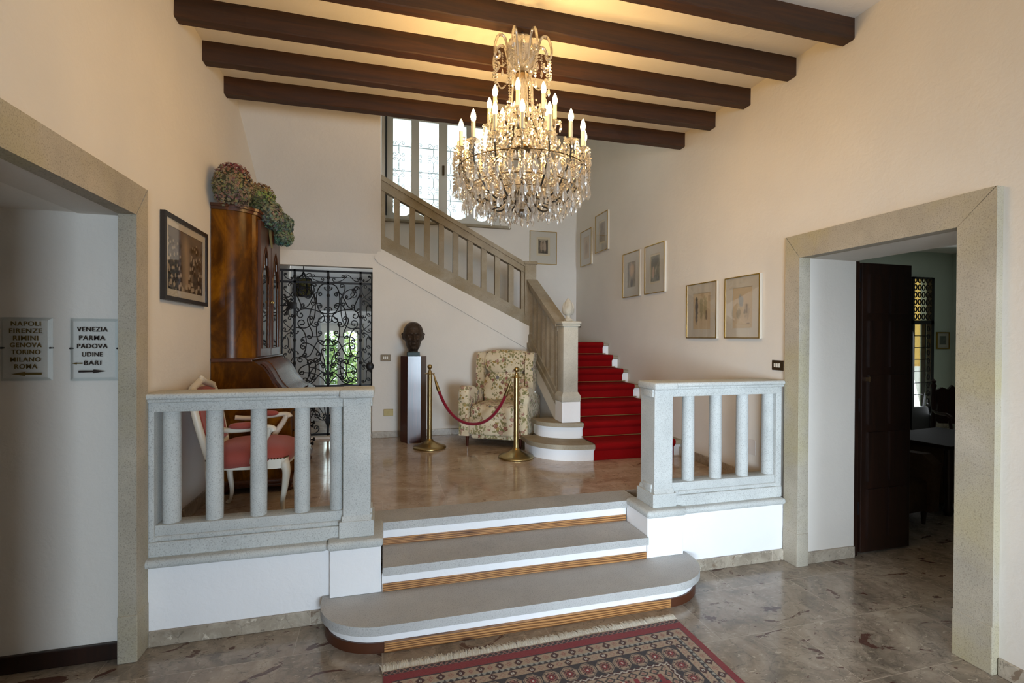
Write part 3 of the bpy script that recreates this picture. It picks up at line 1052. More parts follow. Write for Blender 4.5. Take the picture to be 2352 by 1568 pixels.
for x in (0.153, 0.335, 0.511, 0.686, 0.863, 1.042, 1.219, 1.393, 1.572):
    bpart(MB().prism([(x - 0.033, bU(x - 0.033) - 0.01), (x + 0.033, bU(x + 0.033) - 0.01), (x + 0.033, hU(x + 0.033) - 0.14), (x - 0.033, hU(x - 0.033) - 0.14)], 'y', 5.94, 6.0, bev=0.004, seg=1), 'baluster')
for x in (-0.005, 1.728):
    bpart(MB().prism([(x - 0.024, bU(x) - 0.02), (x + 0.024, bU(x) - 0.04), (x + 0.024, hU(x) - 0.12), (x - 0.024, hU(x) - 0.12)], 'y', 5.935, 6.01), 'end_post')
bpart(MB().box(1.745, 1.895, 5.90, 6.04, 1.625, 2.60, 0.004).box(1.728, 1.912, 5.885, 6.055, 2.597, 2.640, 0.012), 'corner_post')
# lower flight
hL = lambda y: 1.799 + (y - 4.771) * 0.5385
bL = lambda y: 1.063 + (y - 4.799) * 0.5842
ya, yb = 4.83, 5.90
m = MB().prism([(ya, hL(ya)), (yb, hL(yb)), (yb, hL(yb) - 0.05), (ya, hL(ya) - 0.05)], 'x', 1.765, 1.905, bev=0.014, seg=3)
m.prism([(ya, hL(ya) - 0.045), (yb, hL(yb) - 0.045), (yb, hL(yb) - 0.10), (ya, hL(ya) - 0.10)], 'x', 1.785, 1.885)
bpart(m, 'handrail', smooth=30)
m = MB().prism([(ya, bL(ya)), (yb, bL(yb)), (yb, ln(yb)), (ya, ln(ya))], 'x', 1.788, 1.885)
m.prism([(ya, ln(ya) + 0.06), (yb, ln(yb) + 0.06), (yb, ln(yb) - 0.005), (ya, ln(ya) - 0.005)], 'x', 1.77, 1.895, bev=0.008)
bpart(m, 'bottom_rail')
for y in (5.735, 5.575, 5.415, 5.255, 5.095, 4.94):
    bpart(MB().prism([(y - 0.034, bL(y - 0.034) - 0.01), (y + 0.034, bL(y + 0.034) - 0.01), (y + 0.034, hL(y + 0.034) - 0.095), (y - 0.034, hL(y - 0.034) - 0.095)], 'x', 1.805, 1.87, bev=0.004, seg=1), 'baluster')
bpart(MB().box(1.80, 1.88, 4.825, 4.86, 1.05, 1.80), 'end_post')
# newel
z2 = zi(2)
bpart(MB().box(1.772, 1.975, 4.635, 4.84, z2, 1.0, 0.006), 'newel_base', M['paint'])
m = MB().box(1.768, 1.978, 4.632, 4.843, 1.0, 1.06, 0.006)
m.add([(1.768, 4.632, 1.058), (1.978, 4.632, 1.058), (1.978, 4.843, 1.058), (1.768, 4.843, 1.058), (1.792, 4.656, 1.098), (1.954, 4.656, 1.098), (1.954, 4.82, 1.098), (1.792, 4.82, 1.098)],
      [(0, 1, 5, 4), (1, 2, 6, 5), (2, 3, 7, 6), (3, 0, 4, 7)])
m.box(1.792, 1.954, 4.656, 4.82, 1.09, 1.80, 0.005)
m.box(1.775, 1.972, 4.64, 4.838, 1.778, 1.800, 0.006).box(1.765, 1.982, 4.63, 4.848, 1.798, 1.832, 0.012, seg=3)
bpart(m, 'newel_post', M['palestone'], 30)
m = MB().box(1.835, 1.911, 4.70, 4.776, 1.832, 1.855, 0.006)
pr = [(0.036, 1.853), (0.026, 1.868), (0.024, 1.885), (0.03, 1.897), (0.046, 1.908), (0.058, 1.93), (0.062, 1.955), (0.057, 1.985), (0.044, 2.02), (0.026, 2.05), (0.008, 2.073), (0.001, 2.078)]
m.lathe(pr, (1.873, 4.738, 0), 24)
for k in range(6):      # overlapping bud leaves
    a = k * PI / 3 + 0.2
    q = []
    for s in (-1, 1):
        q.append([(1.873 + (rr + 0.004) * math.cos(a + s * wd), 4.738 + (rr + 0.004) * math.sin(a + s * wd), zz) for rr, zz, wd in
                  ((0.046, 1.908, 0.42), (0.058, 1.93, 0.46), (0.062, 1.955, 0.40), (0.057, 1.985, 0.28), (0.044, 2.02, 0.12))])
    mid = [(1.873 + (rr + 0.010) * math.cos(a), 4.738 + (rr + 0.010) * math.sin(a), zz) for rr, zz in ((0.046, 1.906), (0.058, 1.93), (0.062, 1.957), (0.057, 1.99), (0.045, 2.03))]
    L = q[0] + mid + q[1]
    f = []
    for j in range(4):
        f += [(j, 5 + j, 6 + j, j + 1), (5 + j, 10 + j, 11 + j, 6 + j)]
    m.add(L, f)
bpart(m, 'finial', M['palestone'], 50)

# =================================================================== SMALL HELPERS FOR THINGS
def wpart(parent, m, name, mt, smooth=None):
    """pieces given in world coordinates, parented to an unrotated thing"""
    L = parent.location
    for i, p in enumerate(m.v):
        m.v[i] = (p[0] - L.x, p[1] - L.y, p[2] - L.z)
    return m.build(name, mt, parent, smooth)


def colour_grid(name, w, h, nx, ny, fn, mt, parent, y=0.0, z0=0.0):
    """flat coloured sheet, x across, z up, facing -y"""
    vs = [(-w / 2 + w * i / nx, y, z0 + h * j / ny) for j in range(ny + 1) for i in range(nx + 1)]
    fs = [(j * (nx + 1) + i, j * (nx + 1) + i + 1, (j + 1) * (nx + 1) + i + 1, (j + 1) * (nx + 1) + i) for j in range(ny) for i in range(nx)]
    o = MB().add(vs, fs).build(name, mt, parent)
    a = o.data.color_attributes.new('pattern', 'FLOAT_COLOR', 'POINT')
    flat_ = []
    for j in range(ny + 1):
        for i in range(nx + 1):
            c = fn(i / nx, j / ny)
            flat_ += [c[0], c[1], c[2], 1.0]
    a.data.foreach_set('color', flat_)
    return o


def mixt(a, b, t):
    t = max(0.0, min(1.0, t))
    return tuple(x * (1 - t) + y * t for x, y in zip(a, b))


class VN:
    """tiny value noise for patterns"""
    def __init__(s, seed):
        r = random.Random(seed)
        s.g = [[r.random() for _ in range(32)] for _ in range(32)]

    def __call__(s, x, y):
        xi, yi_ = math.floor(x), math.floor(y)
        fx, fy = x - xi, y - yi_
        fx, fy = fx * fx * (3 - 2 * fx), fy * fy * (3 - 2 * fy)
        g = lambda a, b: s.g[a % 32][b % 32]
        return (g(xi, yi_) * (1 - fx) + g(xi + 1, yi_) * fx) * (1 - fy) + (g(xi, yi_ + 1) * (1 - fx) + g(xi + 1, yi_ + 1) * fx) * fy

    def f(s, x, y, o=4):
        return sum(s(x * 2 ** k, y * 2 ** k) * 0.5 ** (k + 1) for k in range(o)) / (1 - 0.5 ** o)


def text_mesh(txt, height, width, mt, parent, loc, thick=0.0012, bold=0.012):
    cu = bpy.data.curves.new('lettering', 'FONT')
    cu.body = txt
    cu.size = 1.0
    cu.offset = bold
    cu.extrude = 0.02
    cu.space_character = 1.12
    to = bpy.data.objects.new('lettering_source', cu)
    COL.objects.link(to)
    dg = bpy.context.evaluated_depsgraph_get()
    me = bpy.data.meshes.new_from_object(to.evaluated_get(dg))
    bpy.data.objects.remove(to)
    bpy.data.curves.remove(cu)
    xs = [v.co.x for v in me.vertices]
    ys = [v.co.y for v in me.vertices]
    kx, ky = width / (max(xs) - min(xs)), height / (max(ys) - min(ys))
    cx, cy = (max(xs) + min(xs)) / 2, (max(ys) + min(ys)) / 2
    for v in me.vertices:
        x, y, z = v.co
        v.co = ((x - cx) * kx, -z * thick / 0.02, (y - cy) * ky)
    me.materials.clear()
    me.materials.append(mt)
    me.name = 'lettering'
    o = bpy.data.objects.new('lettering', me)
    COL.objects.link(o)
    o.parent = parent
    o.location = loc
    return o


# =================================================================== FRAMED PICTURES
def picture(label, loc, rz, w, h, d, fn, pw, ph, pz, lip=0.008, fmats=None, group=None, res=(36, 52), cat='picture'):
    """loc: wall point under the picture centre, at the bottom edge"""
    t = thing('framed_picture', label, cat, loc, rz, group)
    fm = fmats or (M['gold'], M['ivory'])
    m = MB()
    for x0, x1, z0, z1 in ((-w / 2, -w / 2 + lip, 0, h), (w / 2 - lip, w / 2, 0, h), (-w / 2 + lip, w / 2 - lip, 0, lip), (-w / 2 + lip, w / 2 - lip, h - lip, h)):
        m.box(x0, x1, -d, -d + 0.005, z0, z1, mi=0)
        m.box(x0, x1, -d + 0.005, -0.002, z0, z1, mi=1)
    m.build('frame', list(fm), t)
    # mount with a window cut out
    a, b, c, e = -pw / 2, pw / 2, pz, pz + ph
    y0, y1 = -d + 0.010, -d + 0.013
    m = MB().box(-w / 2 + lip, a, y0, y1, lip, h - lip).box(b, w / 2 - lip, y0, y1, lip, h - lip)
    m.box(a, b, y0, y1, lip, c).box(a, b, y0, y1, e, h - lip)
    m.build('mount', M['mat'], t)
    colour_grid('print', pw + 0.004, ph + 0.004, res[0], res[1], fn, M['print'], t, -d + 0.016, pz - 0.002)
    MB().box(-w / 2 + lip, w / 2 - lip, -d + 0.004, -d + 0.006, lip, h - lip).build('glass', M['picglass'], t)
    return t


cream = srgb('#cdb898')


def ink(seed, blobs, base=cream, wash=0.12):
    vn = VN(seed)

    def fn(u, v):
        c = mixt(base, srgb('#b59f7e'), wash * vn.f(u * 5, v * 7))
        for (bx, by, rx, ry, col, k) in blobs:
            dx, dy = (u - bx) / rx, (v - by) / ry
            q = dx * dx + dy * dy + (vn.f(u * 14 + bx * 9, v * 18) - 0.5) * 1.5
            if q < 1:
                c = mixt(c, col, k * min(1, (1 - q) * 2.2))
        return c
    return fn


def washpic(seed, cols, m_=0.0, blobs=()):
    vn = VN(seed)

    def fn(u, v):
        if m_ and (u < m_ or u > 1 - m_ or v < m_ * 0.8 or v > 1 - m_ * 0.8):
            return srgb('#d2c3a4')
        t = vn.f(u * 4 + 3, v * 5)
        c = mixt(cols[0], cols[1], (t - 0.25) * 2)
        c = mixt(c, cols[2], (vn.f(u * 6 + 11, v * 8 + 5) - 0.55) * 5)
        for (bx, by, rx, ry, col, k) in blobs:
            q = ((u - bx) / rx) ** 2 + ((v - by) / ry) ** 2 + (vn.f(u * 12, v * 14) - 0.5) * 1.2
            if q < 1:
                c = mixt(c, col, k * min(1, (1 - q) * 2.5))
        return c
    return fn


R90 = -PI / 2
G = 'gilt framed prints up the stair wall'
dk, bl, ol, br_ = srgb('#3a3630'), srgb('#8d9aa3'), srgb('#8d865e'), srgb('#5d4634')
picture('gilt framed print of a pale blue figure, nearest the stone doorway', (XR, 3.437, 1.66), R90, 0.412, 0.527, 0.033,
        ink(3, [(.42, .66, .13, .17, bl, .8), (.30, .36, .13, .12, srgb('#8a7a58'), .8), (.70, .42, .15, .22, srgb('#9a8a72'), .5), (.70, .48, .05, .16, br_, .6), (.6, .40, .05, .07, dk, .6), (.76, .12, .10, .015, br_, .9)]), 0.235, 0.345, 0.088, group=G)
picture('gilt framed print of three thin upright figures, second from the stone doorway', (XR, 3.976, 1.66), R90, 0.448, 0.527, 0.033,
        ink(5, [(.20, .55, .09, .42, srgb('#4d525c'), .9), (.20, .83, .08, .08, dk, .9), (.47, .60, .10, .35, srgb('#8d8a66'), .7), (.68, .62, .10, .35, srgb('#9a936a'), .7), (.75, .38, .05, .15, br_, .8)]), 0.26, 0.345, 0.088, group=G)
picture('gilt framed print with dark tree-like green cloud, right of the middle pair', (XR, 4.80, 2.165), R90, 0.41, 0.547, 0.033,
        washpic(8, (srgb('#6f6d58'), srgb('#8f8a72'), srgb('#4d4c40')), 0.09, [(.45, .70, .36, .20, srgb('#3c3b31'), .9), (.35, .38, .12, .22, srgb('#c9a894'), .9), (.58, .42, .06, .2, srgb('#d8cbb8'), .7), (.66, .3, .1, .2, srgb('#4a4a3c'), .7)]), 0.215, 0.33, 0.11, group=G)
picture('gilt framed print with a glowing figure above a small dark arch, left of middle pair', (XR, 5.325, 2.165), R90, 0.41, 0.547, 0.033,
        washpic(9, (srgb('#8a7f6d'), srgb('#a5977f'), srgb('#6a645a')), 0.0, [(.5, .68, .36, .26, srgb('#c9a583'), .9), (.5, .70, .12, .2, srgb('#d8bb92'), .8), (.5, .18, .17, .18, srgb('#3d3b42'), .95), (.06, .5, .12, .5, srgb('#55514a'), .6), (.95, .5, .12, .5, srgb('#55514a'), .6)]), 0.20, 0.31, 0.12, group=G)
picture('gilt framed print of a brown toned column, upper of the farthest pair', (XR, 6.16, 2.865), R90, 0.40, 0.53, 0.033,
        washpic(12, (srgb('#85735a'), srgb('#9a886c'), srgb('#6c5c48')), 0.10, [(.5, .75, .2, .12, srgb('#5c4c3a'), .7)]), 0.20, 0.32, 0.11, group=G)
picture('gilt framed faint sepia drawing, lower of the farthest pair near the wall corner', (XR, 6.69, 2.745), R90, 0.40, 0.53, 0.033,
        ink(14, [(.5, .5, .3, .3, srgb('#a5835a'), .6), (.5, .6, .14, .2, srgb('#8f6a44'), .5), (.4, .3, .2, .15, srgb('#a98a64'), .5)], srgb('#c9b08c')), 0.215, 0.33, 0.10, group=G)
picture('gilt framed dark print of two standing figures, on the stairwell wall behind corner post', (2.39, 7.12, 2.80), 0, 0.44, 0.51, 0.03,
        washpic(17, (srgb('#4a4238'), srgb('#655a4c'), srgb('#2f2a24')), 0.16, [(.38, .52, .10, .34, srgb('#a58f78'), .9), (.62, .5, .11, .34, srgb('#b09a84'), .9), (.5, .85, .3, .08, srgb('#d0bfa4'), .5)]), 0.22, 0.285, 0.135, group=G)


def crowd():
    vn = VN(21)
    r = random.Random(4)
    heads = []
    for k in range(95):
        v = r.random()
        side = r.choice((-1, 1, 1, -1, -1))
        edge = 0.46 - 0.20 * v if side < 0 else 0.54 + 0.20 * v * 0.6
        u = r.uniform(0.02, edge) if side < 0 else r.uniform(max(edge, 0.55), 0.97)
        if v > 0.86:
            continue
        sz = 0.011 + 0.012 * (1 - v)
        heads.append((u, v, sz))
    for k in range(9):
        heads.append((0.1 + 0.1 * k + r.uniform(-.02, .02), r.uniform(0.03, 0.14), 0.026))

    def fn(u, v):
        c = mixt(srgb('#3c3733'), srgb('#6a625a'), v * 0.9)
        k = max(0, 1 - abs(u - 0.52 + 0.06 * (v - 0.5)) / (0.26 - 0.13 * v))
        c = mixt(c, srgb('#b09a80'), k * 0.95 * (1 - max(0, v - 0.75) * 3))
        q = vn.f(u * 13, v * 12)
        if abs(u - 0.5) > 0.10 and v < 0.85:
            c = mixt(c, srgb('#1d1a18'), (q - 0.42) * 4 * min(1, abs(u - .5) * 5))
        for hu, hv, s in heads:
            dx, dy = (u - hu) / s, (v - hv) / (s * 1.7)
            if dx * dx + dy * dy < 1:
                c = srgb('#b5a590')
            elif abs(dx) < 1.6 and -3.2 < dy < -0.9:
                c = mixt(c, srgb('#191614'), 0.75)
        return c
    return fn


picture('black framed sepia photograph of a crowd, hanging left of the tall cabinet', (XL, 3.545, 1.866), PI / 2, 0.70, 0.515, 0.028,
        crowd(), 0.565, 0.375, 0.07, lip=0.026, fmats=(M['black'], M['black']), res=(120, 80), cat='photograph')
picture('small gold framed print on the wall of the next room, beside garden door', (10.2, 6.7, 1.49), 0, 0.33, 0.32, 0.02,
        washpic(23, (srgb('#4d554d'), srgb('#626b60'), srgb('#333a34'))), 0.17, 0.16, 0.085, lip=0.02, fmats=(M['gold'], M['gold']), res=(16, 16))

# =================================================================== ACRYLIC SIGNS
def sign(label, x0, x1, z0, z1):
    cx = (x0 + x1) / 2
    t = thing('wall_sign', label, 'sign', (cx, 2.914, z0), 0)
    w, h, b = (x1 - x0) / 2, z1 - z0, 0.016
    vs = [(-w, -0.012, 0), (w, -0.012, 0), (w, -0.012, h), (-w, -0.012, h), (-w + b, -0.022, b), (w - b, -0.022, b), (w - b, -0.022, h - b), (-w + b, -0.022, h - b)]
    m = MB().add(vs, [(4, 5, 6, 7)], 0).add(vs, [(0, 1, 5, 4), (1, 2, 6, 5), (2, 3, 7, 6), (3, 0, 4, 7)], 1)
    m.build('panel', [M['acrylic'], M['acrylic_edge']], t)
    for s in (-1, 1):
        MB().lathe([(0.0035, 0), (0.0045, 0.02), (0.0045, 0.024), (0.002, 0.0265)], (0, 0, 0), 10, T=Matrix.Translation((s * (w - 0.006), 0, h * 0.52)) @ Matrix.Rotation(PI / 2, 4, 'X')).build('screw', M['black'], t, True)
    return t, cx


def lines(t, cx, z0, rows, mt):
    for txt, pa_, pb_, pv in rows:
        xa_, xb_ = -1.789 + (pa_ - 4) * 0.001748, -1.789 + (pb_ - 4) * 0.001748
        text_mesh(txt, 0.0225, xb_ - xa_, mt, t, ((xa_ + xb_) / 2 - cx, -0.024, 1.7415 - (pv - 728) * 0.002137 - z0))


def arrow(t, cx, z0, pa_, pb_, pv, hh, mt):
    xa_, xb_ = -1.789 + (pa_ - 4) * 0.001748 - cx, -1.789 + (pb_ - 4) * 0.001748 - cx
    z = 1.7415 - (pv - 728) * 0.002137 - z0
    L = xb_ - xa_
    h = hh
    p = [(xa_, z - h * .55), (xa_ + L * .52, z - h * .45), (xa_ + L * .56, z - h), (xb_, z), (xa_ + L * .56, z + h), (xa_ + L * .52, z + h * .45), (xa_, z + h * .55)]
    MB().prism(p, 'y', -0.0255, -0.023).build('arrow', mt, t)


SG = [('NAPOLI', 28, 96, 742), ('FIRENZE', 24, 99, 758.5), ('RIMINI', 33, 90, 775), ('GENOVA', 26, 98, 791), ('TORINO', 29, 95, 807), ('MILANO', 27, 96, 824), ('ROMA', 36, 88, 840)]
t, cx = sign('clear acrylic wall sign listing NAPOLI to ROMA, left of the pair', -1.795, -1.585, 1.431, 1.742)
lines(t, cx, 1.431, SG, M['letter_gold'])
arrow(t, cx, 1.431, 98, 28, 857, 0.0095, M['letter_gold'])
t, cx = sign('clear acrylic wall sign listing VENEZIA to BARI, right of the pair', -1.514, -1.303, 1.426, 1.741)
lines(t, cx, 1.426, [('VENEZIA', 181, 255, 754), ('PARMA', 186, 249, 774), ('PADOVA', 181, 255, 793.5), ('UDINE', 193, 243, 813), ('BARI', 198, 239, 833)], M['letter_dark'])
arrow(t, cx, 1.426, 185, 250, 853, 0.0095, M['letter_dark'])
arrow(t, cx, 1.426, 194, 169, 834, 0.005, M['letter_gold'])

# =================================================================== SWITCHES AND SOCKETS
def plate(name, label, loc, rz, w, h, mt, n, rm, cat):
    t = thing(name, label, cat, loc, rz)
    m = MB().box(-w / 2, w / 2, -0.009, 0, -h / 2, h / 2, 0.003)
    m.box(-w * 0.36, w * 0.36, -0.011, -0.006, -h * 0.28, h * 0.28)
    m.build('plate', mt, t)
    for i in range(n):
        x = (i - (n - 1) / 2) * 0.021
        MB().box(x - 0.007, x + 0.007, -0.0155, -0.010, -h * 0.2, h * 0.2, 0.0015).build('rocker' if cat == 'light switch' else 'socket_insert', rm, t)
    return t


plate('light_switch', 'bronze switch plate with three ivory rockers, beside the right stone doorway', (XR, 3.069, 1.453), R90, 0.108, 0.077, M['switch'], 3, M['rocker'], 'light switch')
plate('light_switch', 'bronze switch plate with three rockers, between iron gate and bust', (0.027, 5.92, 1.414), 0, 0.116, 0.078, M['switch'], 3, M['rocker'], 'light switch')
plate('wall_socket', 'brass wall socket low on the wall left of the bust pedestal', (0.062, 5.92, 0.763), 0, 0.112, 0.08, M['brassplate'], 1, M['brassplate'], 'socket')
plate('wall_socket', 'dark socket plate with one ivory insert, low on left wall behind balusters', (XL, 3.42, 0.757), PI / 2, 0.085, 0.115, M['switch'], 1, M['rocker'], 'socket')
plate('light_switch', 'dark switch plate on the wall behind the stair newel finial', (XR, 6.97, 1.866), R90, 0.08, 0.085, M['switch'], 1, M['rocker'], 'light switch')
plate('wall_socket', 'dark socket in the shaded corner under the stairs behind the floral armchair', (1.895, 5.835, 0.765), R90, 0.085, 0.115, M['switch'], 1, M['rocker'], 'socket')
t = thing('blank_plate', 'pale blank wall plate seen between the right landing balusters', 'cover plate', (XR, 3.336, 0.763), R90)
MB().box(-0.042, 0.042, -0.006, 0, -0.062, 0.062, 0.002).build('plate', M['whiteplastic'], t)

# =================================================================== BUST AND PEDESTAL
ped = thing('pedestal', 'tall six-sided polished mahogany pedestal under the bronze head', 'pedestal', (0.338, 5.65, P0))
hexa = [(0.146 * math.cos(PI / 6 + k * PI / 3 - PI / 2 + PI / 3 * 0), 0.146 * math.sin(PI / 6 + k * PI / 3 - PI / 2)) for k in range(6)]
hexa = [(0.146 * math.cos(-PI / 2 + PI / 6 + k * PI / 3), 0.146 * math.sin(-PI / 2 + PI / 6 + k * PI / 3)) for k in range(6)]
MB().prism(hexa, 'z', 0.012, 0.978, bev=0.002, seg=1).prism([(x * 0.97, y * 0.97) for x, y in hexa], 'z', 0, 0.02).build('shaft', M['mahog'], ped)

bust = thing('bust', 'dark bronze head of a bald man on a small grey stone block', 'bust', (0.332, 5.62, P0 + 0.978))
MB().box(-0.07, 0.07, -0.07, 0.07, 0, 0.046, 0.003).build('base_block', M['slate'], bust)


def face(p):
    x, y, z = p.x, p.y, p.z
    # taper from the skull to the chin
    k = 1.0
    if z < 0.15:
        q_ = min(1, (0.15 - z) / 0.65)
        k = 1 - 0.24 * q_ * q_ * (3 - 2 * q_)
        if z < -0.5:
            k += 0.10 * (-0.5 - z) / 0.5
    yy = y * (1.0 if y < 0 else 1.05)
    x *= k
    yy *= (1 - 0.18 * max(0, -z - 0.2))
    fr = max(0, -y)
    g = lambda cx, cz, sx, sz: math.exp(-((x - cx) / sx) ** 2 - ((z - cz) / sz) ** 2) * (1 if y < 0 else 0)
    d = 0
    d += 0.07 * (g(-0.30, 0.22, 0.26, 0.08) + g(0.30, 0.22, 0.26, 0.08))        # brows
    d -= 0.13 * (g(-0.32, 0.06, 0.20, 0.10) + g(0.32, 0.06, 0.20, 0.10))        # eye sockets
    d += 0.05 * (g(-0.32, 0.05, 0.11, 0.05) + g(0.32, 0.05, 0.11, 0.05))        # eyelids
    for q in range(7):                                                            # nose ridge widening down
        zz = 0.12 - q * 0.07
        d += (0.045 + 0.011 * q) * g(0, zz, 0.085 + 0.010 * q, 0.07)
    d += 0.05 * (g(-0.12, -0.30, 0.07, 0.06) + g(0.12, -0.30, 0.07, 0.06))
    d += 0.05 * (g(-0.42, -0.16, 0.18, 0.16) + g(0.42, -0.16, 0.18, 0.16))      # cheekbones
    d += 0.055 * g(0, -0.48, 0.24, 0.045) + 0.05 * g(0, -0.58, 0.20, 0.045)     # lips
    d -= 0.06 * g(0, -0.53, 0.22, 0.022)
    d -= 0.04 * g(0, -0.66, 0.25, 0.05)
    d += 0.09 * g(0, -0.80, 0.25, 0.12)                                         # chin
    d -= 0.06 * (g(-0.28, -0.36, 0.05, 0.16) + g(0.28, -0.36, 0.05, 0.16))      # folds
    d -= 0.05 * (g(-0.06, 0.24, 0.025, 0.07) + g(0.06, 0.24, 0.025, 0.07))      # frown
    d -= 0.025 * (g(0, 0.42, 0.4, 0.02) + g(0, 0.52, 0.4, 0.02))                # forehead lines
    return Vector((x, yy - d * 1.75, z))


m = MB().sball((0, 0, 0.222), (0.117, 0.132, 0.168), (1, 0.86), n=(84, 64), fn=face)
m.tube([(0, 0.015, 0.045), (0, 0.02, 0.075), (0, 0.025, 0.12)], [0.054, 0.054, 0.068], 20)
for s in (-1, 1):
    ear = [(s * 0.112, 0.005, 0.252), (s * 0.120, 0.012, 0.262), (s * 0.124, 0.022, 0.250), (s * 0.120, 0.024, 0.228), (s * 0.110, 0.014, 0.205), (s * 0.100, 0.004, 0.19)]
    m.tube(spline(ear, 4), [0.008 + 0.002 * math.sin(k) for k in range(21)], 8)
    m.sball((s * 0.113, 0.012, 0.222), (0.009, 0.014, 0.035), n=(12, 8))
m.build('head', M['bronze'], bust, 60)

# =================================================================== STANCHIONS AND ROPE
def stanchion(label, x, y, hx, hy):
    t = thing('stanchion', label, 'stanchion', (x, y, P0), 0, 'brass rope posts guarding the armchair')
    MB().lathe([(0.176, 0), (0.178, 0.004), (0.178, 0.014), (0.172, 0.02), (0.13, 0.034), (0.085, 0.052), (0.05, 0.072), (0.032, 0.09), (0.027, 0.10)], n=48).build('base', M['brass'], t, 50)
    MB().lathe([(0.0255, 0.09), (0.0255, 0.80), (0.024, 0.812), (0.0195, 0.818), (0.0195, 0.835)], n=24).build('pole', M['brass'], t, True)
    m = MB().lathe([(0.0195, 0.83), (0.013, 0.838), (0.010, 0.85)] + [(0.0265 * math.sin(a), 0.876 - 0.0265 * math.cos(a)) for a in [PI * k / 10 for k in range(1, 11)]], n=20)
    m.build('finial', M['brass'], t, True)
    m = MB().tube([(0.052 * math.cos(a), 0.052 * math.sin(a), 0.80) for a in [2 * PI * k / 20 for k in range(20)]], 0.0035, 6, closed=True)
    for k in range(4):
        a = k * PI / 2
        m.tube([(0.02 * math.cos(a), 0.02 * math.sin(a), 0.80), (0.052 * math.cos(a), 0.052 * math.sin(a), 0.80)], 0.003, 6)
    m.build('hook_ring', M['brass'], t, True)
    return t


A, B = Vector((0.487, 5.262, 0)), Vector((1.282, 4.625, 0))
stanchion('brass rope stanchion in front of the bust pedestal', A.x, A.y, 1, 0)
stanchion('brass rope stanchion in front of the floral armchair, near the stairs', B.x, B.y, 0, 1)
dv = (B - A).normalized()
rp = thing('barrier_rope', 'dark red rope with brass ends slung between the two brass stanchions', 'rope', ((A + B) / 2)[:2] + (0.76,))
a0, b0 = A + dv * 0.050, B - dv * 0.050
pts = []
for k in range(41):
    s = k / 40
    p = a0.lerp(b0, s)
    c = math.cosh(2.55 * (2 * s - 1))
    c1 = math.cosh(2.55)
    p.z = 1.262 - 0.502 * (1 - (c - 1) / (c1 - 1))
    pts.append(p)
wpart(rp, MB().tube(pts[2:-2], 0.0165, 10), 'rope', M['rope'], True)
for q in (pts[:4], pts[-4:][::-1]):
    wpart(rp, MB().tube(q, [0.006, 0.012, 0.0175, 0.0185], 10), 'end_ferrule', M['brass'], True)

# =================================================================== IRON GATE, LANTERN
def scroll(p0, p1, kind='C', turn=1.3, flip=False, n=44):
    k2 = 3 * turn * 2 * PI
    z, th, out = 0j, 0.0, []
    ds = 2 / n
    for i in range(n + 1):
        s = -1 + ds * i
        out.append(z)
        kk = k2 * abs(s) ** 2 * (1 if (kind == 'C' or s > 0) else -1) + (0.8 if kind == 'C' else 0)
        th += kk * ds
        z += cmath.exp(1j * th) * ds
    if flip:
        out = [q.conjugate() for q in out]
    a = (complex(*p1) - complex(*p0)) / (out[-1] - out[0])
    o0 = out[0]
    return [complex(*p0) + a * (q - o0) for q in out]


GX, GY = -0.633, 6.10
gate = thing('iron_gate', 'black wrought iron gate full of scrollwork, closing the opening under the stairs', 'gate', (GX, GY, P0))
m = MB()
for u, r in ((-0.60, .012), (-0.505, .010), (-0.367, .012), (0, .012), (0.367, .012), (0.503, .014)):
    m.box(GX + u - r, GX + u + r, GY - r, GY + r, P0 + 0.02, 2.445)
for z in (0.505, 1.075, 2.30, 2.435):
    m.box(GX - 0.60, GX + 0.503, GY - 0.012, GY + 0.012, z - 0.012, z + 0.012)
for u in (-.367, 0, .367):
    for z in (0.62, 1.05, 1.35, 1.62, 1.9, 2.15, 2.36):
        m.sball((GX + u, GY, z), (.02, .02, .026), n=(8, 6))
wpart(gate, m, 'gate_frame', M['iron'])


def work(name, items, mirror=True, r=0.0066):
    m = MB()
    for it in items:
        pp = scroll(*it)
        for sgn in ((1, -1) if mirror else (1,)):
            m.tube([(GX + sgn * q.real, GY, q.imag) for q in pp], r, 5)
            for e in (pp[0], pp[-1]):
                m.sball((GX + sgn * e.real, GY, e.imag), (r * 1.8,) * 3, n=(6, 4))
    wpart(gate, m, name, M['iron'], True)


work('scrollwork', [((.10, 2.17), (.27, 2.02), 'S', 1.1), ((.29, 2.19), (.30, 1.80), 'C', 1.2), ((.09, 2.03), (.13, 1.80), 'C', 1.2, True), ((.21, 2.13), (.29, 2.22), 'C', 1.0),
                    ((.09, 1.70), (.28, 1.62), 'S', 1.1, True), ((.07, 1.60), (.25, 1.44), 'S', 1.2), ((.28, 1.55), (.12, 1.38), 'C', 1.1), ((.10, 1.45), (.30, 1.24), 'S', 1.2, True),
                    ((.31, 1.40), (.31, 1.14), 'C', 1.2), ((.05, 1.32), (.17, 1.17), 'C', 1.1, True), ((.04, 1.22), (.22, 1.12), 'S', 1.2), ((.08, 1.88), (.30, 1.93), 'C', 0.9, True),
                    ((.04, 2.24), (.04, 1.98), 'C', 0.9, True), ((.33, 2.24), (.33, 1.98), 'S', 1.1), ((.04, 1.86), (.04, 1.60), 'C', 0.9, True), ((.20, 1.88), (.20, 1.66), 'S', 1.1),
                    ((.33, 1.72), (.33, 1.46), 'C', 0.9), ((.19, 1.36), (.24, 1.14), 'C', 1.0), ((.05, 1.50), (.06, 1.34), 'S', 1.0), ((.16, 2.26), (.16, 2.06), 'S', 1.0)])
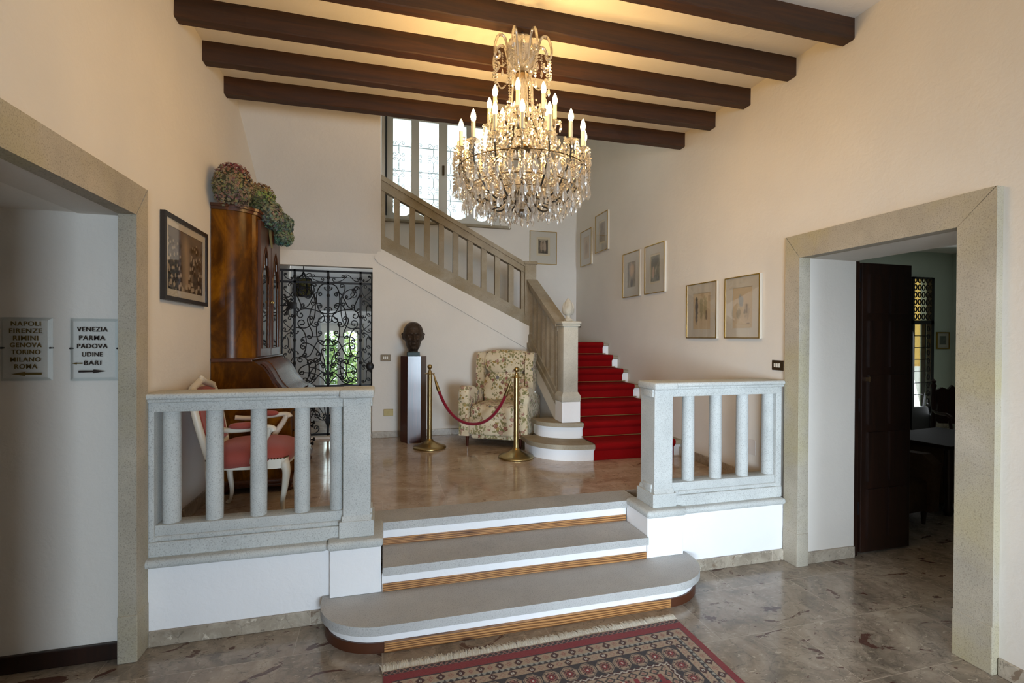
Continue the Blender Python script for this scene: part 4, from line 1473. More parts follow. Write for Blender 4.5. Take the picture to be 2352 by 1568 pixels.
work('scrollwork', [((.20, .98), (.20, .80), 'C', 1.0), ((.33, .66), (.12, .74), 'C', 1.0), ((.06, .92), (.24, .70), 'S', 1.1), ((.05, .70), (.28, .95), 'S', 1.1, True), ((.12, .58), (.33, .58), 'C', 1.1), ((.10, 1.02), (.32, 1.02), 'C', 1.0, True), ((.30, .72), (.33, .90), 'C', 1.0)])
for sg in (1, -1):
    m = MB().box(GX + sg * .19 - .18, GX + sg * .19 + .18, GY - .004, GY + .004, 2.362, 2.370)
    for it in (((.06, 2.34), (.17, 2.38), 'C', 1.1), ((.20, 2.39), (.33, 2.34), 'S', 1.1)):
        m.tube([(GX + sg * q.real, GY, q.imag) for q in scroll(*it)], .005, 5)
    wpart(gate, m, 'top_scrollwork', M['iron'], True)
side = []
for k in range(6):
    z = 1.12 + k * 0.195
    side += [((.40, z), (.47, z + .14), 'S', 1.2, k % 2 == 0), ((.47, z + .03), (.41, z + .17), 'C', 1.0, k % 2 == 1)]
for z in (.56, .80):
    side += [((.40, z), (.47, z + .2), 'S', 1.2)]
side += [((.40, 2.34), (.47, 2.39), 'C', 1.1)]
work('side_scrollwork', side, r=0.005)
# fan of stems rising from the lock rail
m = MB()
for s in (-1, 1):
    for (x1, z1, x2, z2) in ((.02, 1.25, .10, 1.40), (.05, 1.22, .20, 1.30), (.10, 1.18, .28, 1.24)):
        m.tube([(GX + s * p.x, GY, p.z) for p in bez((.005, 0, 1.08), (x1 * .6, 0, z1), (x1, 0, z1 + .05), (x2, 0, z2), 10)], 0.006, 5)
    for (x2, z2) in ((.10, .95), (.2, .88), (.28, .75)):
        m.tube([(GX + s * p.x, GY, p.z) for p in bez((.005, 0, .56), (.02, 0, .75), (x2 * .6, 0, z2), (x2, 0, z2), 10)], 0.005, 5)
wpart(gate, m, 'stems', M['iron'], True)
m = MB().box(GX - .40, GX - .34, GY - .05, GY - .01, 1.98, 2.06, .006)
for k in range(9):
    a = k * 0.7
    m.tube(bez((GX - .39, GY - .03, 2.02), (GX - .45, GY - .04, 2.02 + .06 * math.sin(a)), (GX - .48, GY - .03, 2.02 + .14 * math.sin(a)), (GX - .46 - .07 * math.cos(a), GY - .03, 2.02 + .12 * math.sin(a)), 6), [.012, .011, .010, .009, .008, .006, .003], 6)
wpart(gate, m, 'lock_ornament', M['iron'], True)
m = MB().sball((-.150, 5.90, 1.315), (.045, .022, .05), n=(18, 10)).tube([(-.150, 5.90, 1.315), (-.150, 6.09, 1.315)], .012, 8)
wpart(gate, m, 'bell_cup', M['iron'], True)
struct('trim_6', MB().box(XL, -0.123, 6.0, 6.2, P0, P0 + 0.022, 0.004), M['paint'])

lan = thing('hanging_lantern', 'dark iron lantern with amber bottle-glass roundels hanging behind the gate', 'lantern', (-0.965, 6.50, 2.14))
m = MB()
hx = [(0.088 * math.cos(k * PI / 3), 0.088 * math.sin(k * PI / 3)) for k in range(6)]
for k in range(6):
    x, y = hx[k]
    x2, y2 = hx[(k + 1) % 6]
    m.tube([(x, y, .03), (x * 1.05, y * 1.05, .24)], .007, 6)
    for z in (.03, .24, .135):
        m.tube([(x, y, z), (x2, y2, z)], .006, 5)
    m.tube(bez((x, y, .05), (x * 1.6, y * 1.6, .06), (x * 1.5, y * 1.5, .16), (x * 1.1, y * 1.1, .17), 8), .006, 5)
    m.tube(bez((x * 1.05, y * 1.05, .24), (x * .6, y * .6, .26), (x * .25, y * .25, .27), (0, 0, .34), 8), .006, 5)
m.tube([(0, 0, .33), (0, 0, .52)], .006, 6)
m.build('cage', M['iron'], lan, True)
m = MB().lathe([(.075, .035), (.082, .235)], n=6)
m.build('glass_body', M['amber'], lan)
m = MB()
for k in range(6):
    a = k * PI / 3 + PI / 6
    for z in (.085, .185):
        m.sball((.072 * math.cos(a), .072 * math.sin(a), z), (.03, .03, .038), n=(12, 8))
m.build('roundels', M['amber'], lan, True)

# =================================================================== SECRETARY CABINET
cab = thing('secretary_cabinet', 'tall walnut bureau cabinet with mirrored upper doors against the left wall', 'cabinet', (-0.95, 4.555, P0))
plan = [(-1.235, 4.03), (-1.14, 4.03), (-1.135, 4.036), (-1.10, 4.04), (-1.06, 4.055), (-1.02, 4.085), (-0.99, 4.12), (-0.985, 4.135), (-0.962, 4.15), (-0.955, 4.18)]
plan2 = plan + [(x, 9.11 - y) for x, y in plan[::-1]]
wpart(cab, MB().prism(plan2, 'z', 1.47, 2.60), 'upper_case', M['burl'], 30)
# cornice and arched bonnet over the doors
m = MB().prism([(x + (0.012 if x > -1.2 else 0), 4.555 + (y - 4.555) * 1.012) for x, y in plan2], 'z', 2.60, 2.625)
m.prism([(x + (0.022 if x > -1.2 else 0), 4.555 + (y - 4.555) * 1.03) for x, y in plan2], 'z', 2.623, 2.645, bev=.005)
wpart(cab, m, 'cornice', M['walnut'], 30)
for d0 in (4.19, 4.565):
    d1 = d0 + 0.355
    a, b = d0 + 0.055, d1 - 0.055
    arch = [(a, 2.10), (a - 0.0, 2.16), (a + .02, 2.20), (a + .05, 2.25), (a + .055, 2.31), (a + .085, 2.36), ((a + b) / 2, 2.40)]
    arch += [(a + b - y, z) for y, z in arch[-2::-1]]
    door = MB().box(-0.957, -0.935, d0, a, 1.50, 2.575).box(-0.957, -0.935, b, d1, 1.50, 2.575).box(-0.957, -0.935, a, b, 1.50, 1.56)
    door.prism([(b, 2.575), (a, 2.575)] + arch, 'x', -0.957, -0.935)
    dd = wpart(cab, door, 'door', M['walnutz'])
    off = cab.location
    mm = MB().add([(-0.944 - off.x, y - off.y, z - off.z) for y, z in ((a - .005, 1.555), (b + .005, 1.555), (b + .005, 2.41), (a - .005, 2.41))], [(0, 1, 2, 3)])
    mm.build('mirror', M['mirror'], dd)
    mo = MB().tube([(-0.935 - off.x, y - off.y, z - off.z) for y, z in [(a, 1.56)] + arch + [(b, 1.56)]], .006, 6, closed=True)
    mo.build('moulding', M['walnut'], dd, True)
    kb = MB().sball((-0.925 - off.x, (d1 - .02 if d0 < 4.3 else d0 + .02) - off.y, 1.95 - off.z), (.012, .010, .014), n=(10, 6))
    kb.build('key_knob', M['brass'], dd, True)
# lower case with the curved writing slope
lp = [(-1.235, .57), (-.70, .57), (-.685, .62), (-.69, 1.08), (-.665, 1.10), (-.645, 1.125), (-.645, 1.165), (-.665, 1.185), (-.72, 1.20), (-.77, 1.235), (-.81, 1.29), (-.845, 1.36), (-.885, 1.42), (-.93, 1.455), (-.955, 1.475), (-1.235, 1.475)]
m = MB().prism(lp, 'y', 4.03, 5.08, bev=.006)
wpart(cab, m, 'lower_case', M['burl'], 30)
sl = [(-.695, 1.196), (-.735, 1.212), (-.775, 1.246), (-.815, 1.30), (-.85, 1.37), (-.885, 1.425), (-.915, 1.448)]
m = MB().prism(sl + [(x + .016, z + .012) for x, z in sl[::-1]], 'y', 4.10, 5.01, bev=.003)
lid = wpart(cab, m, 'writing_slope', M['walnut'], 40)
m = MB().prism([(x + .015, z + .0115) for x, z in sl] + [(x + .019, z + .0145) for x, z in sl[::-1]], 'y', 4.24, 4.87)
wpart(cab, m, 'slope_panel', m_burl(), 40)
m = MB().box(-1.235, -.955, 4.02, 5.09, 1.462, 1.485, .006).box(-1.235, -.94, 4.02, 5.09, 1.478, 1.492, .004)
wpart(cab, m, 'waist_moulding', M['walnut'])
for z0, z1 in ((.60, .745), (.76, .91), (.925, 1.07)):
    bow = [(-.69, 4.11)] + [(-.675 + .028 * math.sin(PI * k / 12) + .008 * math.sin(3 * PI * k / 12), 4.11 + .89 * k / 12) for k in range(13)] + [(-.69, 5.0)]
    d_ = wpart(cab, MB().prism(bow, 'z', z0, z1, bev=.004), 'drawer', M['burl'], 30)
    for y in (4.33, 4.78, 4.965):
        if y > 4.9 and z0 > .9:
            continue
        kb = MB().lathe([(.006, 0), (.007, .012), (.017, .02), (.019, .028), (.012, .036)], n=14, T=Matrix.Translation((-.655 - off.x + (.0 if y < 4.9 else -.012), y - off.y, (z0 + z1) / 2 - off.z)) @ Matrix.Rotation(PI / 2, 4, 'Y'))
        kb.build('knob', M['iron'], d_, True)
m = MB().box(-1.235, -.665, 4.015, 5.095, .53, .572, .012, seg=3).box(-1.235, -.68, 4.025, 5.085, .51, .535, .004)
wpart(cab, m, 'base_moulding', M['walnut'], 30)
for x in (-.72, -1.17):
    for y in (4.09, 5.02):
        wpart(cab, MB().lathe([(.03, 0), (.052, .01), (.058, .026), (.045, .042), (.03, .05)], (x, y, P0), 18), 'bun_foot', M['walnut'], True)

# =================================================================== DRIED HYDRANGEAS
def hydrangea(label, c, r, n, pal, seed, anchor, leaf=None):
    rnd = random.Random(seed)
    t = thing('dried_hydrangea', label, 'dried flowers', c, 0, 'dried hydrangea heads on top of the cabinet')
    m = MB()
    cols = []
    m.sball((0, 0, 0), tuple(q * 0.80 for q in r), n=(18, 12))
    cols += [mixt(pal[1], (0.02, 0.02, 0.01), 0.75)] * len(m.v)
    for k in range(int(n * 2.4)):
        z = rnd.uniform(-0.9, 1)
        a = rnd.uniform(0, 2 * PI)
        q = math.sqrt(max(0, 1 - z * z))
        d = Vector((q * math.cos(a), q * math.sin(a), z))
        s = rnd.uniform(0.86, 1.04)
        p = Vector((d.x * r[0] * s, d.y * r[1] * s, d.z * r[2] * s))
        nn = (d + Vector((rnd.uniform(-.6, .6), rnd.uniform(-.6, .6), rnd.uniform(-.6, .6)))).normalized()
        u = nn.orthogonal().normalized()
        w = nn.cross(u)
        sz = rnd.uniform(.006, .012)
        g = d.z + rnd.uniform(-.35, .35)
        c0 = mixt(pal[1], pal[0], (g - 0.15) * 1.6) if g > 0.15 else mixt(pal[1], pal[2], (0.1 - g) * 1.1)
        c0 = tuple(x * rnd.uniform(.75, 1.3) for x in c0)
        ro = rnd.uniform(0, PI)
        for j in range(4):
            b = ro + j * PI / 2
            e = u * math.cos(b) + w * math.sin(b)
            f = nn.cross(e)
            tip = p + e * sz * 1.25 + nn * sz * rnd.uniform(-.3, .6)
            m.add([p, p + e * sz * .6 + f * sz * .5, tip, p + e * sz * .6 - f * sz * .5], [(0, 1, 2, 3)])
            cols += [c0] * 4
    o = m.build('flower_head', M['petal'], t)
    at = o.data.color_attributes.new('pattern', 'FLOAT_COLOR', 'POINT')
    at.data.foreach_set('color', [x for c_ in cols for x in (*c_, 1)])
    A_ = Vector(anchor) - Vector(c)
    MB().tube(bez((0, 0, 0), A_ * .3 + Vector((0, 0, .03)), A_ * .7 + Vector((0, 0, .02)), A_, 8), .004, 5).build('stem', flat('dry_stem', srgb('#4a3c22'), .8), t, True)
    if leaf:
        m = MB()
        L, n_ = leaf, 8
        vs, fs = [], []
        for k in range(n_ + 1):
            s = k / n_
            wd = .045 * math.sin(PI * min(.97, s * .9 + .08)) ** .8
            vs += [(L[0] + L[3] * s, -wd + L[1], L[2] - .22 * s), (L[0] + L[3] * s + .012, L[1], L[2] - .22 * s), (L[0] + L[3] * s, wd + L[1], L[2] - .22 * s)]
        for k in range(n_):
            for j in range(2):
                fs.append((k * 3 + j, k * 3 + j + 1, k * 3 + 4 + j, k * 3 + 3 + j))
        m.add(vs, fs).build('dry_leaf', flat('dry_leaf', srgb('#6d6a48'), .8), t, True)


red, olive, teal = srgb('#7c3f3c'), srgb('#85805a'), srgb('#6a5f55')
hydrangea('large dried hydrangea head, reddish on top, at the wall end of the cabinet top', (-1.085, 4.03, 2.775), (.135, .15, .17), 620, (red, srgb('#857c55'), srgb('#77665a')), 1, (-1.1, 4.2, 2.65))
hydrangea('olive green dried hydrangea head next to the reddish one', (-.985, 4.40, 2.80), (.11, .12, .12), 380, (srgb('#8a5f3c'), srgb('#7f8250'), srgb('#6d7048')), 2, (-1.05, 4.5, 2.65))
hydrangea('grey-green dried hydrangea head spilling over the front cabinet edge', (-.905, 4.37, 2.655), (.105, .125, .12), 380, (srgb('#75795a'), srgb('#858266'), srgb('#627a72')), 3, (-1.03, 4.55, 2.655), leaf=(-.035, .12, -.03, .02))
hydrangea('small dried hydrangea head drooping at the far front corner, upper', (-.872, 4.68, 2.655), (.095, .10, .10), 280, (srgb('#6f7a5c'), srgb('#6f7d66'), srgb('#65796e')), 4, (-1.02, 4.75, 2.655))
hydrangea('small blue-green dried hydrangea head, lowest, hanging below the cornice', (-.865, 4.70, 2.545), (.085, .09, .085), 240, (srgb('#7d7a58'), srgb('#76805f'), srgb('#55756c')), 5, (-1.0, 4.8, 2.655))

# =================================================================== FLORAL WING ARMCHAIR
ch = thing('wing_armchair', 'cream floral reclining wing armchair behind the red rope', 'armchair', (1.315, 5.395, P0), math.radians(-28.9))
F = M['floral']
# base with front panel
MB().box(-.365, .365, -.31, .36, .115, .30, .03, seg=3).build('base', F, ch, 40)
MB().box(-.275, .275, -.365, -.29, .13, .325, .025, seg=3).build('front_panel', F, ch, 40)
MB().box(-.255, .255, -.335, -.27, .085, .14, .02, seg=3).build('footrest_edge', F, ch, 40)
MB().sball((0, -.065, .37), (.272, .31, .095), (.28, .45), (40, 20)).build('seat_cushion', F, ch, True)
for s in (-1, 1):
    prof = [(-.355, .115), (-.36, .42), (-.365, .54), (-.355, .60), (-.325, .64), (-.28, .658), (-.22, .655), (-.14, .635), (-.02, .595), (.10, .555), (.22, .53), (.36, .50), (.37, .115)]
    m = MB().prism(prof, 'x', s * .272, s * .385, bev=.032, seg=4)
    m.build('arm', F, ch, 50)
    # rolled arm front
    m = MB().sball((s * .335, -.325, .555), (.068, .055, .105), (.8, .8), (24, 16))
    m.sball((s * .333, -.335, .33), (.05, .035, .17), (.6, .6), (20, 14))
    m.build('arm_facing', F, ch, True)
T = Matrix.Translation((0, .185, .36)) @ Matrix.Rotation(math.radians(-9.5), 4, 'X')
bk = [(-.27, 0), (.27, 0), (.30, .30), (.315, .55), (.30, .645), (.22, .685), (.10, .703), (0, .708), (-.10, .703), (-.22, .685), (-.30, .645), (-.315, .55), (-.30, .30)]
MB().prism(bk, 'y', .02, .15, T=T, bev=.04, seg=4).build('backrest', F, ch, 50)
MB().sball((0, -.02, .225), (.262, .075, .225), (.35, .6), (36, 20), T=T).build('back_cushion', F, ch, True)
MB().sball((0, -.03, .545), (.262, .085, .150), (.35, .65), (36, 20), T=T).build('head_cushion', F, ch, True)
for s in (-1, 1):
    wg = [(-.13, .36), (-.15, .52), (-.135, .60), (-.09, .655), (.04, .672), (.10, .66), (.12, .25), (-.03, .17), (-.09, .23)]
    MB().prism(wg, 'x', s * .252, s * .345, T=T, bev=.034, seg=4).build('wing', F, ch, 50)
for x, y in ((-.30, -.315), (.30, -.315), (-.30, .31), (.30, .31)):
    MB().lathe([(.011, 0), (.022, .12)], (x, y, 0), 14).build('leg', M['mahog'], ch, True)

# =================================================================== IVORY OPEN ARMCHAIR
fa = thing('open_armchair', 'ivory carved open armchair with coral velvet seat behind left balustrade', 'armchair', (-.86, 3.63, P0), math.radians(90))
Wd = M['whitewood']


def cab_leg(x, y, sx, sy, front):
    k = 1 if front else .75
    pts = spline([(x, y, .39), (x + sx * .022 * k, y + sy * .022 * k, .33), (x + sx * .012, y + sy * .012, .22), (x - sx * .006, y - sy * .006, .11), (x + sx * .006, y + sy * .006, .035), (x + sx * .024, y + sy * .024, .012)], 5)
    n = len(pts)
    rad = [(.031 - .021 * min(1, i / (n * .72))) if i < n * .8 else (.010 + .006 * (i - n * .8) / (n * .2)) for i in range(n)]
    m = MB().tube(pts, rad, 10)
    m.sball((pts[-1].x, pts[-1].y, .011), (.018, .018, .011), n=(10, 6))
    if front:
        m.sball((x + sx * .014, y + sy * .014, .36), (.03, .03, .04), n=(12, 8))
    return m.build('leg', Wd, fa, True)


cab_leg(-.225, -.235, -1, -1, True)
cab_leg(.225, -.235, 1, -1, True)
cab_leg(-.185, .18, -1, 1, False)
cab_leg(.185, .18, 1, 1, False)
# serpentine seat rail
rail = [(-.215, .215), (-.25, .0), (-.265, -.19), (-.25, -.245), (-.20, -.262), (-.10, -.255), (0, -.27), (.10, -.255), (.20, -.262), (.25, -.245), (.265, -.19), (.25, .0), (.215, .215)]
MB().prism(rail, 'z', .345, .405, bev=.012, seg=3).build('seat_rail', Wd, fa, 40)
MB().sball((0, -.02, .405), (.268, .262, .095), (.5, .85), (44, 18)).build('seat', M['coral'], fa, True)
m = MB()
for i in range(len(rail) - 1):
    a, b = Vector((*rail[i], .408)), Vector((*rail[i + 1], .408))
    k = max(2, int((b - a).length / .017))
    for j in range(k):
        p = a.lerp(b, j / k)
        m.sball(p, (.0055, .0055, .0055), n=(6, 4))
m.build('nail_trim', M['antique'], fa, True)
TBk = Matrix.Translation((0, .205, .40)) @ Matrix.Rotation(math.radians(-12), 4, 'X')
fr = [(-.18, 0, .0), (-.205, 0, .12), (-.225, 0, .28), (-.215, 0, .40), (-.17, 0, .465), (-.08, 0, .488), (0, 0, .505), (.08, 0, .488), (.17, 0, .465), (.215, 0, .40), (.225, 0, .28), (.205, 0, .12), (.18, 0, .0)]
m = MB().tube(spline(fr, 5), .022, 10, T=TBk).tube(spline([(-.205, 0, .07), (-.1, 0, .055), (0, 0, .065), (.1, 0, .055), (.205, 0, .07)], 4), .020, 10, T=TBk)
m.build('back_frame', Wd, fa, True)
m = MB()
for dx, dz, r in ((0, .52, .022), (-.022, .512, .016), (.022, .512, .016), (-.04, .503, .012), (.04, .503, .012), (0, .505, .02)):
    m.sball((dx, -.008, dz), (r, .016, r), n=(12, 8), T=TBk)
m.build('carved_crest', Wd, fa, True)
for s in (-1, 1):
    MB().sball((s * .19, -.008, .462), (.024, .014, .02), n=(12, 8), T=TBk).build('carved_corner', Wd, fa, True)
pan = [(-.185, .09), (-.20, .27), (-.19, .38), (-.15, .435), (0, .468), (.15, .435), (.19, .38), (.20, .27), (.185, .09)]
MB().prism(pan, 'y', -.022, .018, T=TBk, bev=.012, seg=3).build('back_panel', M['coral'], fa, 50)
for s in (-1, 1):
    arm = spline([(s * .215, .165, .61), (s * .245, .08, .598), (s * .262, -.04, .605), (s * .272, -.135, .615), (s * .275, -.175, .61), (s * .272, -.185, .59)], 5)
    m = MB().tube(arm, [.017] * (len(arm) - 6) + [.018, .02, .021, .022, .022, .02], 10)
    sup = spline([(s * .272, -.165, .605), (s * .268, -.145, .56), (s * .262, -.10, .49), (s * .258, -.07, .43), (s * .255, -.065, .385)], 5)
    m.tube(sup, [.018 + .004 * i / len(sup) for i in range(len(sup))], 10)
    m.build('arm', Wd, fa, True)
    MB().sball((s * .258, -.02, .626), (.028, .095, .022), (.8, .8), (20, 12)).build('arm_pad', M['coral'], fa, True)

# =================================================================== CHANDELIER
CX, CY, CZ = .85, 2.966, 3.603
cd = thing('chandelier', 'large crystal chandelier with two tiers of lit candle bulbs', 'chandelier', (CX, CY, CZ))
Z = lambda z: z - CZ
An, Cr, Cc = M['antique'], M['crystal'], M['crystal_cool']
m = MB().tube([(0, 0, 0), (0, 0, Z(3.52))], .006, 8).tube([(.016 * math.cos(a), 0, Z(3.575) + .016 * math.sin(a)) for a in [k * PI / 6 for k in range(12)]], .004, 6, closed=True)
m.build('hook', M['pewter'], cd, True)
# fluted crystal crown bowl
m = MB()
pr = [(.02, 3.35), (.05, 3.37), (.082, 3.42), (.098, 3.48), (.088, 3.53), (.055, 3.56), (.02, 3.57)]
vs, fs = [], []
nn_ = 24
for r, z in pr:
    for i in range(nn_):
        q = r * (1 + (.07 if i % 2 else -.05))
        vs.append((q * math.cos(2 * PI * i / nn_), q * math.sin(2 * PI * i / nn_), Z(z)))
for j in range(len(pr) - 1):
    for i in range(nn_):
        fs.append((j * nn_ + i, j * nn_ + (i + 1) % nn_, (j + 1) * nn_ + (i + 1) % nn_, (j + 1) * nn_ + i))
m.add(vs, fs).build('crown_bowl', Cr, cd)
m = MB().lathe([(.010, Z(2.42)), (.025, Z(2.44)), (.030, Z(2.48)), (.018, Z(2.52)), (.040, Z(2.56)), (.05, Z(2.62)), (.030, Z(2.70)), (.018, Z(2.80)), (.036, Z(2.88)), (.046, Z(2.95)), (.02, Z(3.04)), (.014, Z(3.15)), (.03, Z(3.22)), (.018, Z(3.30)), (.014, Z(3.52))], n=16)
m.build('stem', Cr, cd, 50)
m = MB()
for z, r in ((3.33, .045), (3.06, .055), (2.86, .07), (2.60, .075), (2.46, .04)):
    m.lathe([(.012, Z(z) - .010), (r, Z(z) - .006), (r, Z(z) + .006), (.012, Z(z) + .010)], n=20)
m.build('hub_plates', An, cd, 40)


def ringpt(r, a, z):
    return (r * math.cos(a), r * math.sin(a), Z(z))


rnd = random.Random(11)
for k in range(8):
    a = 2 * PI * k / 8 + .2
    f = lambda P: [ringpt(r, a, z) for r, z in P]
    # crown scroll
    pts = [Vector(p) for p in f([(.03, 3.33), (.075, 3.36), (.10, 3.46), (.125, 3.535), (.165, 3.535), (.19, 3.47), (.19, 3.41), (.168, 3.395), (.155, 3.42), (.165, 3.44)])]
    MB().tube(spline(pts, 5), .0085, 8).build('crown_scroll', Cr, cd, True)
    # long glass rods making the cage of the body
    pts = [Vector(p) for p in f([(.045, 3.33), (.065, 3.25), (.075, 3.12), (.10, 2.98), (.15, 2.84), (.22, 2.74), (.27, 2.73)])]
    MB().tube(spline(pts, 4), .0075, 8).build('body_rod', Cr, cd, True)
# candle arms
cand = []
for tier, n, R_, zc, a0 in ((1, 8, .21, 3.005, .39), (2, 16, .40, 2.785, .12)):
    for k in range(n):
        cand.append((tier, R_, zc, a0 + 2 * PI * k / n))
for tier, R_, zc, a in cand:
    f = lambda P: [Vector(ringpt(r, a, z)) for r, z in P]
    if tier == 1:
        pts = f([(.05, 3.06), (.09, 2.98), (.14, 2.90), (.19, 2.91), (.21, 2.955), (.21, zc)])
    else:
        pts = f([(.065, 2.60), (.12, 2.53), (.20, 2.50), (.29, 2.54), (.36, 2.63), (.395, 2.70), (.40, zc)])
    MB().tube(spline(pts, 4), .0062, 6).build('arm', M['pewter'], cd, True)
    c0 = ringpt(R_, a, zc)
    MB().lathe([(.006, -.022), (.011, -.012), (.007, -.004), (.008, .004), (.017, .016), (.02, .026), (.013, .03)], c0, 12).build('candle_cup', M['pewter'], cd, 50)
    # scalloped drip pan
    vs, fs = [], []
    for r, z in ((.012, -.004), (.03, .0), (.043, .008)):
        for i in range(16):
            q = r * (1 + (.10 if i % 2 else -.06) * (r / .043))
            vs.append((c0[0] + q * math.cos(PI * i / 8), c0[1] + q * math.sin(PI * i / 8), c0[2] + z + .004))
    for j in range(2):
        for i in range(16):
            fs.append((j * 16 + i, j * 16 + (i + 1) % 16, j * 16 + 16 + (i + 1) % 16, j * 16 + 16 + i))
    MB().add(vs, fs).build('drip_pan', Cr, cd)
    hgt = .092
    cdl = MB().lathe([(.0125, .028), (.0125, .028 + hgt), (.010, .03 + hgt)], c0, 12).build('candle', M['candle'], cd, 50)
    zb = .03 + hgt
    MB().lathe([(.009, zb), (.0145, zb + .014), (.0165, zb + .028), (.0125, zb + .048), (.006, zb + .066), (.001, zb + .074)], c0, 12).build('bulb', M['bulb'], cdl, True)
    ld = bpy.data.lights.new('bulb_light', 'POINT')
    ld.energy = 4.4
    ld.color = (1.0, 0.63, 0.24)
    ld.shadow_soft_size = .012
    lo = bpy.data.objects.new('bulb_light', ld)
    COL.objects.link(lo)
    lo.parent = cd
    lo.location = (c0[0], c0[1], c0[2] + zb + .03)
# hoops
for name, R_, z, r in (('hoop', .415, 2.70, .0032), ('hoop', .33, 2.60, .0032), ('hoop', .22, 2.565, .003), ('hoop', .19, 2.86, .003)):
    m = MB().tube([ringpt(R_, 2 * PI * i / 48, z) for i in range(48)], r, 6, closed=True)
    if R_ > .3:
        for i in range(8):
            aa = 2 * PI * i / 8
            m.tube([ringpt(.07, aa, 2.60), ringpt(R_, aa, z)], .0022, 5)
    m.build(name, An, cd, True)


def drop(m, c, L, r, n=6):
    a0 = rnd.uniform(0, PI)
    prof = [(.001, 0), (r * .45, -L * .15), (r, -L * .62), (r * .8, -L * .80), (.001, -L)]
    vs, fs = [], []
    for q, z in prof:
        for i in range(n):
            vs.append((c[0] + q * math.cos(a0 + 2 * PI * i / n), c[1] + q * .55 * math.sin(a0 + 2 * PI * i / n), c[2] + z))
    for j in range(len(prof) - 1):
        for i in range(n):
            fs.append((j * n + i, (j + 1) * n + i, (j + 1) * n + (i + 1) % n, j * n + (i + 1) % n))
    m.add(vs, fs)


def bead(m, c, r):
    x, y, z = c
    m.add([(x + r, y, z), (x - r, y, z), (x, y + r, z), (x, y - r, z), (x, y, z + r), (x, y, z - r)],
          [(0, 2, 4), (2, 1, 4), (1, 3, 4), (3, 0, 4), (2, 0, 5), (1, 2, 5), (3, 1, 5), (0, 3, 5)])


# long pendants in four rings, each with its bead above
for R_, z, n, L in ((.415, 2.695, 36, .095), (.33, 2.595, 30, .085), (.22, 2.56, 20, .085), (.10, 2.535, 12, .08)):
    for k in range(n):
        a = 2 * PI * (k + .5 * (R_ > .3)) / n
        m = MB()
        zz = z - .008
        nb = 2 if k % 2 else 1
        for b_ in range(nb):
            bead(m, ringpt(R_, a, zz - .009), .0095)
            zz -= .022
        drop(m, ringpt(R_, a, zz + .004), L * rnd.uniform(.9, 1.15), .0155)
        m.build('crystal_pendant', Cc, cd)
# bead garlands, small drops and rosettes nobody would count
m = MB()
for tier, R_, zc, a in cand:
    for i in range(6):
        b_ = 2 * PI * i / 6 + .3
        c0 = ringpt(R_, a, zc)
        p = (c0[0] + .042 * math.cos(b_), c0[1] + .042 * math.sin(b_), c0[2] + .004)
        bead(m, p, .006)
        drop(m, (p[0], p[1], p[2] - .007), .042, .008, 5)
    # garland from the candle to its neighbour and up to the body
    st = 2 * PI / (8 if tier == 1 else 16)
    for s in range(1, 12):
        q = s / 12
        bead(m, ringpt(R_, a + st * q, zc - .02 - .075 * 4 * q * (1 - q)), .0075)
    r1, z1 = (.08, 3.20) if tier == 1 else (.19, 2.86)
    for s in range(1, 12):
        q = s / 12
        bead(m, ringpt(R_ * (1 - q) + r1 * q, a, zc * (1 - q) + z1 * q - .06 * 4 * q * (1 - q)), .0085)
    if tier == 2:
        for s in range(0, 9):
            q = s / 9
            bead(m, ringpt(.415 * (1 - q) + .33 * q, a, 2.69 * (1 - q) + 2.60 * q - .03 * 4 * q * (1 - q)), .010)
            bead(m, ringpt(.33 * (1 - q) + .22 * q, a + .1, 2.60 * (1 - q) + 2.56 * q - .03 * 4 * q * (1 - q)), .010)
for k in range(8):
    a = 2 * PI * k / 8 + .2
    for s in range(10):         # chains falling from the crown scrolls
        bead(m, ringpt(.186 - .001 * s, a, 3.40 - .018 * s), .0095)
    drop(m, ringpt(.176, a, 3.22), .055, .011)
    for s in range(6):
        bead(m, ringpt(.125, a + .39, 3.46 - .016 * s), .008)
    drop(m, ringpt(.125, a + .39, 3.365), .05, .010)
    for s in range(14):         # swags between the scrolls
        q = s / 14
        bead(m, ringpt(.185, a + 2 * PI / 8 * q, 3.40 - .09 * 4 * q * (1 - q)), .0075)
for k in range(44):             # curtain of bead strings round the rim and inside it
    for R_, zt, zb_ in ((.43, 2.80, 2.60), (.37, 2.74, 2.53), (.27, 2.66, 2.49)):
        a = 2 * PI * k / 44 + rnd.uniform(-.04, .04)
        z = zt + rnd.uniform(-.04, .03)
        while z > zb_ + rnd.uniform(-.02, .03):
            bead(m, ringpt(R_, a, z), rnd.uniform(.007, .0105))
            z -= .021
        drop(m, ringpt(R_, a, z + .004), rnd.uniform(.045, .07), .012)
for k in range(420):            # cut lozenges filling the basket
    a = rnd.uniform(0, 2 * PI)
    r = rnd.uniform(.08, .40)
    z = 2.72 - .16 * (1 - r / .42) + rnd.uniform(-.06, .05)
    drop(m, ringpt(r, a, z), rnd.uniform(.03, .05), rnd.uniform(.008, .012), 5)
for k in range(380):
    a = rnd.uniform(0, 2 * PI)
    z = rnd.uniform(2.78, 3.12)
    r = .10 + (3.12 - z) * .55 + rnd.uniform(-.04, .03)
    drop(m, ringpt(r, a, z), rnd.uniform(.03, .05), rnd.uniform(.007, .011), 5)
o = m.build('crystal_beads', Cr, cd)
o['kind'] = 'stuff'

# =================================================================== RUG
RW, RL = 1.668, 1.05
rug = thing('rug', 'red patterned oriental rug with cream fringe at the foot of the steps', 'rug', (.845, 1.93, 0), math.radians(1.1))
cr_, nv, rd, dkr, pk, wh, tl = srgb('#b59f88'), srgb('#2c2a33'), srgb('#8c1f2c'), srgb('#451a1d'), srgb('#a5766a'), srgb('#d6d0c4'), srgb('#a9aaa2')
vr = VN(31)


